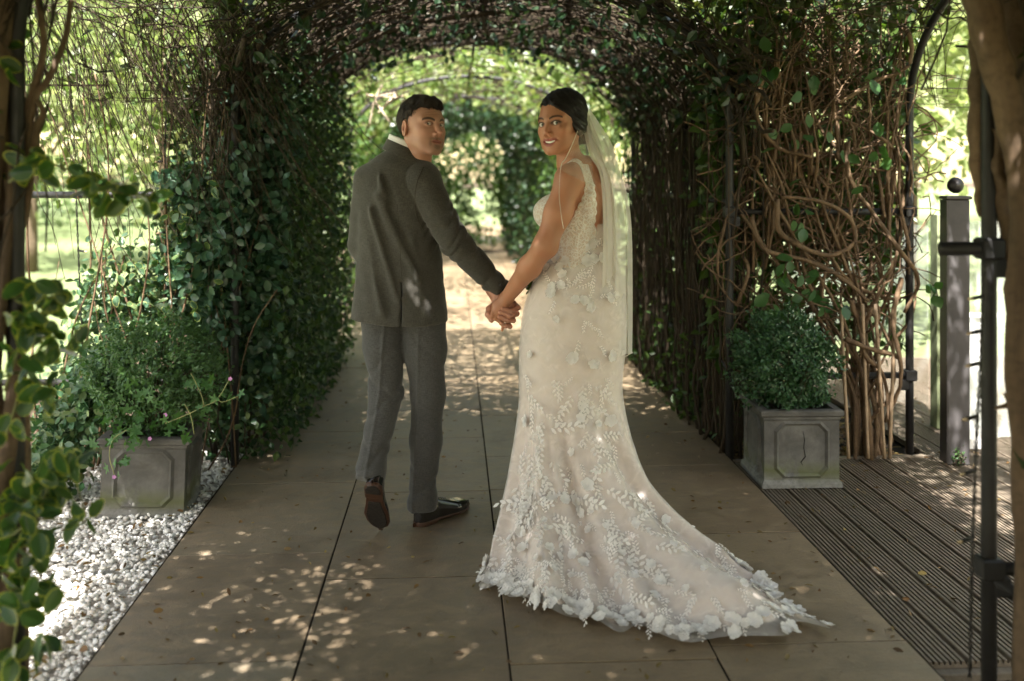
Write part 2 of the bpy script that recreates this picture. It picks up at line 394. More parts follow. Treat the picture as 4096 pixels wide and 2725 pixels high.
# ================================================================== ARBOUR FRAME
YA, YB = 2.50, 4.93                  # near and far hoop of the crossing
YC = .5 * (YA + YB)
HW = 1.225; SPR = 1.75; RISE = .67; HWY = .5 * (YB - YA)
XA, XB = XC - HW, XC + HW            # post lines
WXR, WXL = 2.31, -2.20               # wing hoops
b = NB('black_tube'); n1 = b.noise(30, 4, .6, b.pos()); n2 = b.noise(6, 3, .6, b.pos())
b.col(b.mix(b.ramp(n2, [(.4, 0.), (.7, .6)]), (.012, .012, .013), (.035, .033, .03)))
b.set(Roughness=b.ramp(n1, [(.3, .42), (.7, .62)])); b.b.inputs['Specular IOR Level'].default_value = .35
M_TUBE = b.m
arb = thing('garden_arbour', 'black tubular metal arbour of hoops and rails over the path', 'arbour')
def part_tube(name, pts, r, parent, mat, sides=10, n=None, smooth=True):
    P = smooth_path(pts, n) if n else np.asarray(pts, float)
    V, F = tube(P, r, sides)
    return obj(name, npmesh(name, V, F, mat, smooth), parent)
def hoop_pts(axis, c, pos):
    a = np.linspace(0, math.pi, 26)
    hw = HW if axis == 'y' else HWY
    u = [c + hw] * 3 + list(c + hw * np.cos(a)) + [c - hw] * 3
    z = [-.05, .6, 1.3] + list(SPR + RISE * np.sin(a)) + [1.3, .6, -.05]
    return np.array([(x, pos, zz) if axis == 'y' else (pos, x, zz) for x, zz in zip(u, z)])
HOOPS = [YA, YB, 7.62, 10.3, 13.0, 15.6, 18.2]
for y in HOOPS: part_tube('hoop', hoop_pts('y', XC, y), .020, arb, M_TUBE)
for x in (WXR, WXL): part_tube('hoop', hoop_pts('x', YC, x), .020, arb, M_TUBE)
def rail(p, q, r=.0165):
    part_tube('rail', [p, np.asarray(p) * .5 + np.asarray(q) * .5, q], r, arb, M_TUBE, 8)
for z in (.395, 1.225):
    rail((XB, YB, z), (WXR, YB, z)); rail((XB - (.13 if z > 1 else 0), YA, z), (WXR + .8, YA, z), .018)
    for x in (XA, XB):
        for y0, y1 in zip(HOOPS[1:-1], HOOPS[2:]): rail((x, y0, z + .05), (x, y1, z + .05))
rail((WXL, YB, 1.315), (XA, YB, 1.315)); rail((WXL, YB, .41), (XA, YB, .41))
for ang in (35, 90, 145):
    a = math.radians(ang); x = XC + HW * math.cos(a); z = SPR + RISE * math.sin(a)
    for y0, y1 in zip(HOOPS[1:-1], HOOPS[2:]): part_tube('purlin', [(x, y0, z), (x, (y0 + y1) / 2, z), (x, y1, z)], .012, arb, M_TUBE, 6)
for (x, y, z, d) in ((XB, YB, 1.225, 1), (WXR, YB, 1.225, -1), (WXR, YB, .395, -1), (XB, YA, .40, 1), (XB, YA, 1.225, 1)):
    V, F = box((x - .028, y - .028, z - .028), (x + .028, y + .028, z + .028), .006); obj('rail_bracket', npmesh('rail_bracket', V, F, M_TUBE, False), arb)
    V, F = box((x + d * .03 - .02, y - .016, z - .075), (x + d * .03 + .02, y + .016, z - .02), .006); obj('rail_bracket', npmesh('rail_bracket', V, F, M_TUBE, False), arb)
part_tube('brace', [(XB, YA, .37), (XB + .45, YA + .02, .10), (XB + .9, YA + .05, -.02)], .02, arb, M_TUBE, 8)

# ================================================================== WOODY VINES AND CANOPY
M_VINE = bark_mat('vine_bark', (.075, .049, .030), (.20, .135, .083), 16)
M_VINE_DK = bark_mat('vine_bark_dark', (.022, .016, .010), (.058, .042, .026), 18)
M_TWIG = bark_mat('twig_bark', (.022, .016, .010), (.062, .046, .028), 20)
M_ROOF_LEAF = leaf_mat('roof_leaf', [(.035, .055, .012), (.05, .075, .016), (.07, .08, .02), (.04, .065, .014)], .35)
M_IVY = leaf_mat('dark_ivy_leaf', [(.014, .038, .015), (.023, .055, .018), (.018, .045, .022), (.04, .068, .018)], .2, .33, spec=.5)
M_IVYM = leaf_mat('mixed_ivy_leaf', [(.014, .038, .015), (.023, .058, .02), (.05, .10, .026), (.03, .068, .022), (.07, .115, .03), (.018, .045, .022)], .25, .40, spec=.35)
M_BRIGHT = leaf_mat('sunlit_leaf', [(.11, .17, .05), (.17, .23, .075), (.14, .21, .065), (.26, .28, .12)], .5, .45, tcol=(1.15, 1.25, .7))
M_BLUE = leaf_mat('blue_green_leaf', [(.025, .072, .044), (.036, .09, .054), (.055, .11, .062), (.03, .075, .036)], .18, .34, spec=.55)
M_MID = leaf_mat('mid_green_leaf', [(.042, .09, .02), (.06, .115, .024), (.085, .13, .028), (.048, .10, .03)], .35, .4)
def arch_pts(s, y, off=0.0):         # s in 0..1 round the vault from right spring to left spring
    a = s * math.pi
    return np.stack([XC + (HW + off) * np.cos(a), y, SPR + (RISE + off) * np.sin(a)], -1)
def groin(x, y):
    q1 = np.sqrt(np.clip(1 - ((x - XC) / HW) ** 2, 0, 1)); q2 = np.sqrt(np.clip(1 - ((y - YC) / HWY) ** 2, 0, 1))
    return SPR + RISE * np.maximum(q1, q2)
def wander(m, n, step, dim=2):
    d = rng.normal(size=(m, 1, dim)); d /= np.linalg.norm(d, axis=-1, keepdims=True)
    turn = np.cumsum(rng.normal(0, .5, (m, n, dim)), axis=1)
    dd = d + turn * .5; dd /= np.linalg.norm(dd, axis=-1, keepdims=True)
    return np.cumsum(dd * step, axis=1)
roof = thing('climbing_vine', 'tangled brown vine twigs and leaves roofing the arbour overhead', 'vine')
# twigs over the tunnel vault
TW = Mix()
def vault_twigs(m, y0, y1, along=.5, rr=(.002, .006), lift=.10):
    n = 12
    s0 = rng.uniform(-.05, 1.05, m); yy = rng.uniform(y0, y1, m)
    ang = rng.normal(0, .55, m) + np.where(rng.random(m) < along, 0, math.pi / 2)
    ln = rng.uniform(.5, 1.6, m); t = np.linspace(-.5, .5, n)[None]
    bend = rng.normal(0, .22, (m, 1)); wob = np.cumsum(rng.normal(0, .035, (m, n)), 1)
    du = t * ln[:, None]; dv = bend * (t ** 2) * ln[:, None] + wob
    S = s0[:, None] + (du * np.sin(ang)[:, None] + dv * np.cos(ang)[:, None]) / 3.1
    Y = yy[:, None] + du * np.cos(ang)[:, None] - dv * np.sin(ang)[:, None]
    off = (rng.uniform(-.03, lift, (m, 1)) + np.cumsum(rng.normal(0, .012, (m, n)), 1))
    P = arch_pts(S, Y, off)
    low = (S < 0) | (S > 1); P[..., 2] = np.where(low, SPR - np.minimum(np.abs(S), np.abs(S - 1)) * 3.1, P[..., 2])
    P[..., 0] = np.where(S < 0, XC + HW + off, np.where(S > 1, XC - HW - off, P[..., 0]))
    R = rng.uniform(*rr, (m, 1)) * np.linspace(1.1, .6, n)[None]
    return P, R
P, R = vault_twigs(1400, YB - .1, 7.75); TW.add(*tube_batch(P, R, 3))
P, R = vault_twigs(260, YB, 7.7, .7, (.006, .012), .06); TW.add(*tube_batch(P, R, 5))
P, R = vault_twigs(450, .2, YA, .5); TW.add(*tube_batch(P, R, 4))
# crossing: twigs on the groin vault, and the two wings
m, n = 1500, 12
x0 = rng.uniform(WXL - .1, WXR + .15, m); y0 = rng.uniform(YA - .05, YB + .05, m)
W2 = wander(m, n, .085); X = x0[:, None] + W2[..., 0]; Y = y0[:, None] + W2[..., 1]
ok = np.clip(Y, YA - .05, YB + .05); Z = groin(X, ok) + rng.uniform(-.02, .12, (m, 1))
TW.add(*tube_batch(np.stack([X, ok, Z], -1), rng.uniform(.0014, .0042, (m, 1)) * np.linspace(1.1, .6, n)[None], 3))
o = obj('twigs', TW.mesh('twigs', M_TWIG), roof); o['kind'] = 'stuff'
# leaf layer over the roof: gaps between the leaves let the sun flecks through
def vault_leaves(m, y0, y1, o0, o1, s0=-.02, s1=1.02):
    P = arch_pts(rng.uniform(s0, s1, m), rng.uniform(y0, y1, m), rng.uniform(o0, o1, m)); return P
m1 = 58000; Pa = vault_leaves(m1, .2, YA, .06, .42)
m2 = 5500; Pb = vault_leaves(m2, YB, 7.6, .05, .35)
m3 = 40000; x0 = rng.uniform(WXL - .1, WXR + .1, m3); y0 = rng.uniform(YA, YB, m3)
Pc = np.stack([x0, y0, groin(x0, y0) + rng.uniform(.05, .42, m3)], -1)
Pc = Pc[~((x0 < -1.15) & (y0 > 3.5) & (rng.random(m3) < .93))]
Pc = Pc[~((Pc[:, 0] > 1.7) & (rng.random(len(Pc)) < .62))]; Pc = Pc[~((np.abs(Pc[:, 0] - XC) < 1.2) & (Pc[:, 1] > 4.1) & (rng.random(len(Pc)) < .5))]
m4 = 32000; x0 = rng.uniform(-.62, 1.8, m4); y0 = rng.uniform(.5, 4.2, m4); Pd = np.stack([x0, y0, SPR + RISE * np.sqrt(np.clip(1 - ((x0 - XC) / (HW + .5)) ** 2, .05, 1)) + rng.uniform(.38, .75, m4)], -1)  # extra leaves above the frame, added to keep sun flecks off the dress
m5 = 15000; Pe = vault_leaves(m5, -3.0, .2, .05, .4)  # unseen roof leaves behind the camera, added to cut the frontal fill
m6 = 14000; sd = np.where(rng.random(m6) < .5, -1, 1); Pf = np.stack([XC + sd * (HW + rng.uniform(.02, .35, m6)), rng.uniform(-3.0, YA - .1, m6), rng.uniform(0, 1.9, m6)], -1)  # unseen leaf walls beside and behind the camera, added against frontal fill
Pb = Pb[~((np.abs(Pb[:, 0] - .35) < .75) & (Pb[:, 1] > 5.2) & (Pb[:, 1] < 6.9) & (rng.random(len(Pb)) < .75))]
# small gaps in the canopy where the photo shows single sun flecks
hr = np.random.default_rng(21); GAPS = []
for (vx0, vx1, vy0, vy1, k, r0, r1) in ((300, 740, 1225, 1560, 120, .008, .026), (210, 560, 1340, 1560, 60, .022, .045), (560, 640, 1040, 1140, 9, .02, .03), (1815, 1895, 1255, 1400, 14, .010, .018), (1000, 1100, 1380, 1560, 6, .012, .020), (700, 830, 1380, 1560, 10, .012, .02), (1960, 2290, 1120, 1480, 34, .014, .034), (2200, 2340, 1110, 1220, 16, .02, .05), (120, 420, 1230, 1500, 16, .012, .02)):
    for _ in range(k):
        g = gr(hr.uniform(vx0, vx1), hr.uniform(vy0, vy1))
        if vx0 > 1900 or all(np.linalg.norm(g - q[0]) > .075 for q in GAPS): GAPS.append((g, hr.uniform(r0, r1)))
GAPS = [q for q in GAPS if not (XL - .02 > q[0][0] > XL - .3)]
for (a, bb, r) in ((925, 650, .05), (944, 652, .055), (965, 660, .05), (940, 622, .035), (968, 685, .035), (1037, 468, .03), (1030, 500, .009), (1100, 560, .008)): GAPS.append((at(a, bb, 3.87), r))
SD = np.array(SUN_DIR)
def pierce(P, leaf):
    keep = np.ones(len(P), bool)
    for g, r in GAPS:
        w_ = P - g; t = w_ @ SD; d2 = (w_ * w_).sum(1) - t * t; keep &= d2 > (r * .5 + leaf * .30) ** 2
    return P[keep]
leaf_cloud('roof_leaves', pierce(Pa, .049), .049, M_ROOF_LEAF, T_DIA, (0, 0, -.2), (0, 0, 1.1), .68, roof)
x0 = rng.uniform(-1.5, -.3, 9000); y0 = rng.uniform(2.3, 4.1, 9000); Pg = np.stack([x0, y0, groin(x0, y0) + rng.uniform(.3, .6, 9000)], -1)  # more unseen leaves, added to block sun flecks at mid-path
leaf_cloud('roof_leaves', pierce(np.concatenate([Pg, Pb, Pc, Pd, Pe, Pf]), .076), .076, M_ROOF_LEAF, T_DIA, (0, 0, -.2), (0, 0, 1.1), .68, roof)
m = 1500; P = vault_leaves(m, YB - .3, 7.7, -.12, .05); leaf_cloud('hanging_leaves', P, .06, M_IVY, T_OVAL, (0, 0, -1), (0, -.7, .4), .66, roof)
# thick branches of the roof that meet high over the tunnel mouth
for c in ([(1305, -60, 5.2), (1300, 30, 5.9), (1210, 75, 6.4), (1095, 105, 7.3)], [(1300, 25, 5.9), (1420, 95, 6.2), (1540, 160, 6.1), (1650, 260, 5.4)], [(1300, 30, 5.9), (1335, 60, 6.6), (1405, 160, 7.5)],
          [(1120, -30, 5.4), (1115, 60, 6.3), (1150, 120, 7.4)], [(1290, 20, 5.9), (1120, 30, 5.8), (930, 60, 5.7), (770, 130, 5.6), (690, 200, 5.4)], [(1480, -20, 5.2), (1590, 90, 5.2), (1690, 230, 5.0)],
          [(480, -20, 5.0), (505, 120, 5.0), (500, 300, 5.0), (512, 420, 5.0)], [(640, -20, 5.0), (560, 90, 5.0), (540, 260, 5.0)]):
    part_tube('branch', [at(*q) for q in c], np.linspace(.018, .010, 22), roof, M_VINE_DK, 7, 22)

# ---- the right trellis vine
vine = thing('climbing_vine', 'bare twisting brown vine woven through the right trellis panel behind the planter', 'vine', (2.05, YB + .02, 0))
bpy.context.view_layer.update()
def vine_stem(pts, r0, r1, parent, mat, n=26, sides=7, name='stem'):
    P = smooth_path(pts, n); P = P + np.cumsum(rng.normal(0, .0022, P.shape), 0)
    P = P - np.array(parent.location)
    r = np.linspace(r0, r1, n) * (1 + .12 * np.sin(np.linspace(0, rng.uniform(9, 16), n)))
    V, F = tube(P, r, sides); return obj(name, npmesh(name, V, F, mat), parent)
for i in range(21):                  # stems that rise from the root and fan out
    x = 2.10 + rng.normal(0, .07); y = YB + .03 + rng.normal(0, .05); pts = [(x, y, -.03)]
    z = 0; tx = rng.uniform(XB + .02, WXR + .03); top = rng.uniform(.9, 2.15); k = 6; ph = rng.uniform(0, 6.28); am = rng.uniform(.03, .14)
    for j in range(1, k + 1):
        t = j / k
        pts.append((x + (tx - x) * t ** 1.3 + am * math.sin(ph + 5.2 * t) * min(1, t * 2), y + rng.normal(0, .03), top * t))
    vine_stem(pts, rng.uniform(.007, .014), rng.uniform(.004, .007), vine, M_VINE)
for i in range(36):                  # crossing loops higher up
    x0, x1 = rng.uniform(XB - .03, WXR), rng.uniform(XB - .03, WXR + .05); z0 = rng.uniform(.55, 1.9); z1 = z0 + rng.normal(.25, .45)
    pts = [(x0 + (x1 - x0) * t + .07 * math.sin(6 * t + i), YB + rng.normal(.0, .045), max(.3, z0 + (z1 - z0) * t + .13 * math.sin(4.1 * t + i * 1.7))) for t in np.linspace(0, 1, 6)]
    vine_stem(pts, rng.uniform(.005, .010), rng.uniform(.0035, .006), vine, M_VINE)
for i in range(22):                  # vertical runners in the upper panel
    x = rng.uniform(XB, WXR); z0 = rng.uniform(.9, 1.5)
    pts = [(x + .05 * math.sin(3 * t + i), YB - .02 + rng.normal(0, .03) - .25 * max(0, t - .7), z0 + (2.25 - z0) * t) for t in np.linspace(0, 1, 6)]
    vine_stem(pts, rng.uniform(.005, .010), .004, vine, M_VINE)
for c in ([(1945, 780), (1990, 800), (2060, 820), (2075, 860)], [(1960, 690), (1975, 740), (1990, 810), (2030, 860), (2050, 1010)], [(2075, 640), (2060, 740), (2080, 860), (2040, 960)],
          [(1730, 500), (1760, 570), (1850, 600), (1930, 640), (1995, 690)], [(1790, 460), (1800, 540), (1900, 590), (1960, 560), (1950, 500), (1880, 465), (1790, 455)],
          [(1950, 330), (1960, 410), (2010, 480), (2070, 560), (2120, 640), (2090, 720)], [(1760, 170), (1745, 260), (1790, 340), (1870, 370)], [(2075, 60), (2100, 90), (2095, 150), (2020, 180), (1930, 230)]):
    vine_stem([at(a, bb, 4.93 + rng.normal(0, .03)) for a, bb in c], .013, .009, vine, M_VINE, 30, 8)
TW = Mix()
m, n = 520, 10
x0 = rng.uniform(XB + .08, WXR - .05, m); z0 = rng.uniform(.7, 2.3, m) ** 1.0; W2 = wander(m, n, .045)
P = np.stack([x0[:, None] + W2[..., 0] * .8, YB + rng.normal(0.03, .06, (m, 1)) + np.zeros((m, n)), z0[:, None] + W2[..., 1]], -1) - np.array(vine.location)
TW.add(*tube_batch(P, rng.uniform(.0018, .0045, (m, 1)) * np.ones((1, n)), 4))
o = obj('twigs', TW.mesh('twigs', M_VINE), vine); o['kind'] = 'stuff'
m = 3600; z = 2.5 - 1.5 * rng.random(m) ** 1.15
P = np.stack([rng.uniform(XB - .05, WXR + .1, m), YB + rng.uniform(.08, .5, m), z], -1) - np.array(vine.location)
leaf_cloud('foliage', P, .085, M_MID, T_DIA, (0, 0, -.6), (0, -.8, .3), .7, vine)
m = 700; P = np.stack([rng.uniform(XB - .05, WXR + .05, m), YB + rng.uniform(.06, .35, m), rng.uniform(.45, 1.2, m)], -1) - np.array(vine.location)
leaf_cloud('foliage', P, .07, M_MID, T_DIA, (0, 0, -.6), (0, -.8, .3), .7, vine)
M_VLEAF = leaf_mat('vine_leaf', [(.05, .12, .035), (.07, .15, .045), (.045, .11, .045)], .35, .4, True)
P = []
for (cx, cy, sx, sy, k) in ((1815, 640, 55, 40, 16), (1900, 690, 45, 25, 8), (1840, 510, 18, 30, 6), (1770, 170, 40, 40, 6), (1860, 190, 40, 30, 5), (2010, 175, 60, 40, 6), (1830, 330, 90, 60, 14), (1990, 350, 60, 60, 8), (2145, 655, 22, 14, 6), (1780, 720, 40, 30, 8)):
    for _ in range(k): P.append(at(cx + rng.normal(0, sx * .6), cy + rng.normal(0, sy * .6), YB - rng.uniform(-.05, .12)))
leaf_objects(np.array(P) - np.array(vine.location), .075, M_VLEAF, T_OVAL, vine, (0, -.1, -1.2), (0, -1, .35), .75)

# ---- tunnel walls beyond the crossing
def wall_vine(side, y0, y1, nst, nlv, label, mat, lsize, inw, outw):
    x = XB if side > 0 else XA
    t = thing('climbing_vine', label, 'vine', (x, y0, 0)); L0 = np.array(t.location)
    n = 14; m = nst; h = np.linspace(-.02, 1, n)[None] * rng.uniform(1.2, 2.2, (m, 1))
    yy = rng.uniform(y0, y1, (m, 1)) + np.cumsum(rng.normal(0, .022, (m, n)), 1) + rng.normal(0, .12, (m, 1)) * np.linspace(0, 1, n)[None]
    xx = x + side * (rng.uniform(-.05, .16, (m, 1))) + np.cumsum(rng.normal(0, .012, (m, n)), 1)
    over = np.clip(h - SPR, 0, 1); xx = xx - side * over ** 1.3 * 1.1
    P = np.stack([xx, yy, h], -1) - L0
    T = Mix().add(*tube_batch(P, rng.uniform(.003, .009, (m, 1)) * np.linspace(1.15, .7, n)[None], 5))
    o = obj('stems', T.mesh('stems', M_VINE_DK), t); o['kind'] = 'stuff'
    k = nlv; P = np.stack([x + side * rng.uniform(-inw, outw, k), rng.uniform(y0, y1, k), rng.uniform(0, 2.05, k)], -1)
    leaf_cloud('foliage', P - L0, lsize, mat, T_DIA, (-side * .2, 0, -.8), (-side * .8, -.5, .4), .66, t)
    return t
wall_vine(1, YB + .03, 7.7, 320, 5200, 'dense brown vine stems walling the tunnel behind the bride', M_MID, .07, .02, .45)
lw = wall_vine(-1, YB + .03, 7.9, 120, 24000, 'thick dark green creeper walling the tunnel behind the groom', M_IVYM, .050, .28, .38)
m = 2600; P = np.stack([rng.uniform(1.3, 1.75, m), rng.uniform(5.4, 8.2, m), rng.uniform(0, .62, m) * rng.random(m) ** .5], -1)
leaf_cloud('low_shrub_leaves', P, .055, M_MID, T_DIA, (0, 0, .4), (0, -.6, .6), .6, None)
tag(bpy.data.objects['low_shrub_leaves'], 'low green ground cover along the right foot of the tunnel', 'ground cover')
# far hoops: looser, sunlit growth
far = thing('climbing_vine', 'sunlit leafy climber over the far hoops of the arbour', 'vine', (XC, 8, 0)); L0 = np.array(far.location)
m = 6500; y = rng.uniform(7.9, 14.2, m); P = arch_pts(rng.uniform(-.02, 1.02, m), y, rng.uniform(-.05, .35, m))
keep = (np.sin(P[:, 0] * 3.1 + y * 1.3) + np.sin(y * 2.2 + 1) + rng.normal(0, .8, m)) > -.35
leaf_cloud('foliage', P[keep] - L0, .105, M_BRIGHT, T_DIA, (0, 0, -.6), (0, -.4, .7), .68, far)
m = 9000; sd = np.where(rng.random(m) < .5, -1, 1)
P = np.stack([XC + sd * (HW + rng.uniform(-.25, .6, m)), rng.uniform(7.9, 22, m), rng.uniform(0, 2.1, m)], -1)
leaf_cloud('wall_foliage', P - L0, .095, M_MID, T_DIA, (0, 0, -.6), (0, -.6, .5), .66, far)
P = vault_leaves(15000, 14.2, 19.3, -.30, .4); P = P + .12 * np.sin(P[:, [1, 2, 0]] * 3.3); leaf_cloud('dark_foliage', P - L0, .10, M_IVY, T_DIA, (0, 0, -.5), (0, -.4, .7), .68, far)
m = 9000; P = np.stack([rng.uniform(-1.3, 1.7, m), rng.uniform(19.2, 21.4, m), rng.uniform(.0, 2.7, m)], -1); P = P[((P[:, 0] - .74) / .36) ** 2 + ((P[:, 2] - .72) / .62) ** 2 > 1 + .5 * rng.normal(size=m) + .5 * np.sin(P[:, 0] * 7 + P[:, 2] * 5)]
leaf_cloud('dark_foliage', P - L0, .105, M_MID, T_DIA, (0, 0, -.5), (0, -.6, .5), .68, far)
m = 9000; sd = np.where(rng.random(m) < .5, -1, 1); P = np.stack([XC + sd * (HW + rng.uniform(-.45, .4, m)), rng.uniform(14.2, 19.5, m), rng.uniform(0, 2.1, m)], -1)
leaf_cloud('dark_foliage', P - L0, .10, M_IVY, T_DIA, (0, 0, -.6), (0, -.6, .5), .66, far)
T = Mix(); Pq, R = vault_twigs(300, 7.8, 16, .5, (.003, .009)); T.add(*tube_batch(Pq - L0, R, 4))
o = obj('twigs', T.mesh('twigs', M_TWIG), far); o['kind'] = 'stuff'
# pale bare branch ends that catch the sun past the tunnel
pb = thing('bare_branch', 'pale sunlit bare branch ends hanging behind the groom', 'branch', tuple(at(860, 240, 7.9))); L0 = np.array(pb.location)
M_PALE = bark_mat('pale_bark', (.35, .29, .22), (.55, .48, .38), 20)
for c in ([(880, 195), (862, 235), (850, 290)], [(862, 232), (885, 265), (898, 282)], [(915, 215), (890, 240), (870, 262)], [(842, 218), (870, 222), (910, 214)], [(930, 222), (905, 225), (880, 222)],
          [(760, 395), (772, 430), (758, 470), (720, 500)], [(745, 520), (768, 530), (778, 575), (772, 620)], [(735, 495), (752, 470), (765, 435)]):
    P = smooth_path([at(a, bb, 7.9) for a, bb in c], 14) - L0; V, F = tube(P, np.linspace(.013, .008, 14), 6); obj('twig', npmesh('twig', V, F, M_PALE), pb)
# ================================================================== PLANTERS
b = NB('aged_lead'); p = b.coord('Object'); g = b.n('ShaderNodeSeparateXYZ'); b.l(p, g.inputs[0])
n1 = b.noise(7, 6, .65, p, .5); n2 = b.noise(32, 5, .7, p); n3 = b.noise(3.2, 3, .5, p)
c = b.ramp(n1, [(.3, (.048, .045, .042)), (.5, (.082, .078, .072)), (.72, (.14, .134, .124))])
c = b.mix(b.ramp(n2, [(.5, 0.), (.72, .6)]), c, (.075, .068, .055))
low = b.ramp(b.math('ADD', g.outputs['Z'], b.math('MULTIPLY', b.math('SUBTRACT', n3, .5), .25)), [(.0, 1.), (.17, 0.)])
c = b.mix(b.math('MULTIPLY', low, b.ramp(n2, [(.35, .2), (.6, .75)])), c, (.26, .26, .245))
gm = b.math('MULTIPLY', b.ramp(b.math('ADD', g.outputs['Z'], b.math('MULTIPLY', n3, .1)), [(.07, 0.), (.13, 1.), (.19, 0.)]), b.ramp(n1, [(.4, 0.), (.55, .8)]))
c = b.mix(gm, c, (.075, .085, .022))
b.col(c); b.set(Roughness=.72); b.bump(b.math('ADD', n1, b.math('MULTIPLY', n2, .5)), .55, .006); b.b.inputs['Specular IOR Level'].default_value = .4
M_LEAD = b.m
def oct_ring(w, h, cut, wd, out):
    def o8(w, h, c): return np.array([(-w + c, -h), (w - c, -h), (w, -h + c), (w, h - c), (w - c, h), (-w + c, h), (-w, h - c), (-w, -h + c)])
    A, Bm, C = o8(w, h, cut), o8(w - wd / 2, h - wd / 2, cut - wd * .2), o8(w - wd, h - wd, cut - wd * .42)
    V = np.concatenate([np.c_[A, np.zeros(8)], np.c_[Bm, np.full(8, out)], np.c_[C, np.zeros(8)]])
    F = [(r * 8 + k, r * 8 + (k + 1) % 8, r * 8 + 8 + (k + 1) % 8, r * 8 + 8 + k) for r in range(2) for k in range(8)]
    return V, np.array(F)
def planter(loc, rz, wd, ht, label, tilt=0.0):
    t = thing('planter', label, 'planter', loc, rz); t.rotation_euler = (0, tilt, rz)
    h = wd / 2
    prof = [(h + .012, 0), (h + .012, .018), (h + .006, .028), (h, .036), (h, ht - .05), (h + .006, ht - .04), (h + .006, ht - .032), (h + .016, ht - .024), (h + .018, ht - .006), (h + .012, ht), (h - .020, ht), (h - .026, ht - .07)]
    V = []; 
    for r, z in prof: V += [(-r, -r, z), (r, -r, z), (r, r, z), (-r, r, z)]
    F = [(i * 4 + k, i * 4 + (k + 1) % 4, i * 4 + 4 + (k + 1) % 4, i * 4 + 4 + k) for i in range(len(prof) - 1) for k in range(4)]
    obj('body', npmesh('body', V, np.array(F), M_LEAD, False), t)
    r = h - .025
    obj('soil', npmesh('soil', [(-r, -r, ht - .06), (r, -r, ht - .06), (r, r, ht - .06), (-r, r, ht - .06)], np.array([(0, 1, 2, 3)]), M_SOIL, False), t)
    V, F = oct_ring(h * .74, ht * .37, h * .24, .022, .011); c = (ht - .03) / 2 + .012
    for k in range(4):
        a = k * math.pi / 2; R = np.array([(math.cos(a), -math.sin(a), 0), (math.sin(a), math.cos(a), 0), (0, 0, 1)])
        W = np.stack([V[:, 0], -h - .001 - V[:, 2], V[:, 1] + c], -1) @ R.T
        obj('panel_moulding', npmesh('panel_moulding', W, F, M_LEAD, False), t)
    return t
pr_loc = gr(1848, 1121); pr = planter((pr_loc[0] + .005, pr_loc[1] + .19, -.008), -.02, .345, .352, 'grey lead-look square planter on the decking with a cracked mossy front panel')
crack = [(.005, .255), (.012, .215), (.008, .18), (.016, .14), (-.005, .115), (.004, .10)]
V, F = tube_batch(np.array([[(x, -.1735, z) for x, z in crack]]), np.array([[.0008, .0018, .0014, .0030, .0022, .0006]]), 5)
obj('crack', npmesh('crack', V, F, plain('crack_dark', (.012, .011, .009), .9, .1)), pr)
pl_loc = gr(330, 1180); pl = planter((pl_loc[0] - .015, pl_loc[1] + .17, -.022), .045, .34, .335, 'grey lead-look square planter standing on white gravel, leaning', .035)
M_BOX = leaf_mat('box_leaf', [(.03, .085, .035), (.045, .11, .045), (.06, .13, .055), (.035, .09, .03)], .22, .34, spec=.5)
M_BOXN = leaf_mat('box_leaf_light', [(.06, .13, .045), (.09, .17, .055), (.075, .15, .07)], .3, .4)
def box_bush(cen, rx, rz, nclust, label, mat, name='box_shrub', leaf=.021):
    t = thing(name, label, 'shrub', (cen[0], cen[1], cen[2] - rz)); L0 = np.array(t.location)
    cl = rdir(nclust) * (rng.random((nclust, 1)) ** .28)
    cl = cl * np.array((rx, rx * .95, rz)) * (1 + .15 * np.sin(cl[:, :1] * 9 + cl[:, 2:] * 7)) + np.array(cen)
    out = unit(cl - np.array(cen))
    per = 9
    P = np.repeat(cl, per, 0) + rng.normal(0, .012, (nclust * per, 3)); D = np.repeat(out, per, 0) * .6 + rng.normal(0, .7, (nclust * per, 3)); N = np.repeat(out, per, 0) + rng.normal(0, .5, (nclust * per, 3)) + np.array((0, 0, .3))
    L = leaf * rng.uniform(.7, 1.3, len(P)); V, F = leaf_batch(P - L0, D, N, L, L * .58, T_DIA)
    o = obj('foliage', npmesh('foliage', V, F, mat, False), t); o['kind'] = 'stuff'
    base = np.array(cen) - np.array((0, 0, rz)); T = Mix()
    m = 60; e = cl[rng.integers(0, nclust, m)]; q = np.linspace(0, 1, 6)[None, :, None]
    Pp = base[None, None] + (e[:, None] - base[None, None]) * q + np.sin(q * 3.1) * rng.normal(0, .02, (m, 1, 3)) - L0
    T.add(*tube_batch(Pp, np.full((m, 6), .0022), 4)); o = obj('stems', T.mesh('stems', M_TWIG), t); o['kind'] = 'stuff'
    return t
pc = pr.location
box_bush((pc.x - .03, pc.y, .53), .235, .235, 1250, 'round dark green box shrub growing in the planter on the decking', M_BOX)
pc = pl.location
box_bush((pc.x - .01, pc.y + .05, .53), .30, .25, 1300, 'loose green box shrub growing in the planter on the gravel', M_BOXN)
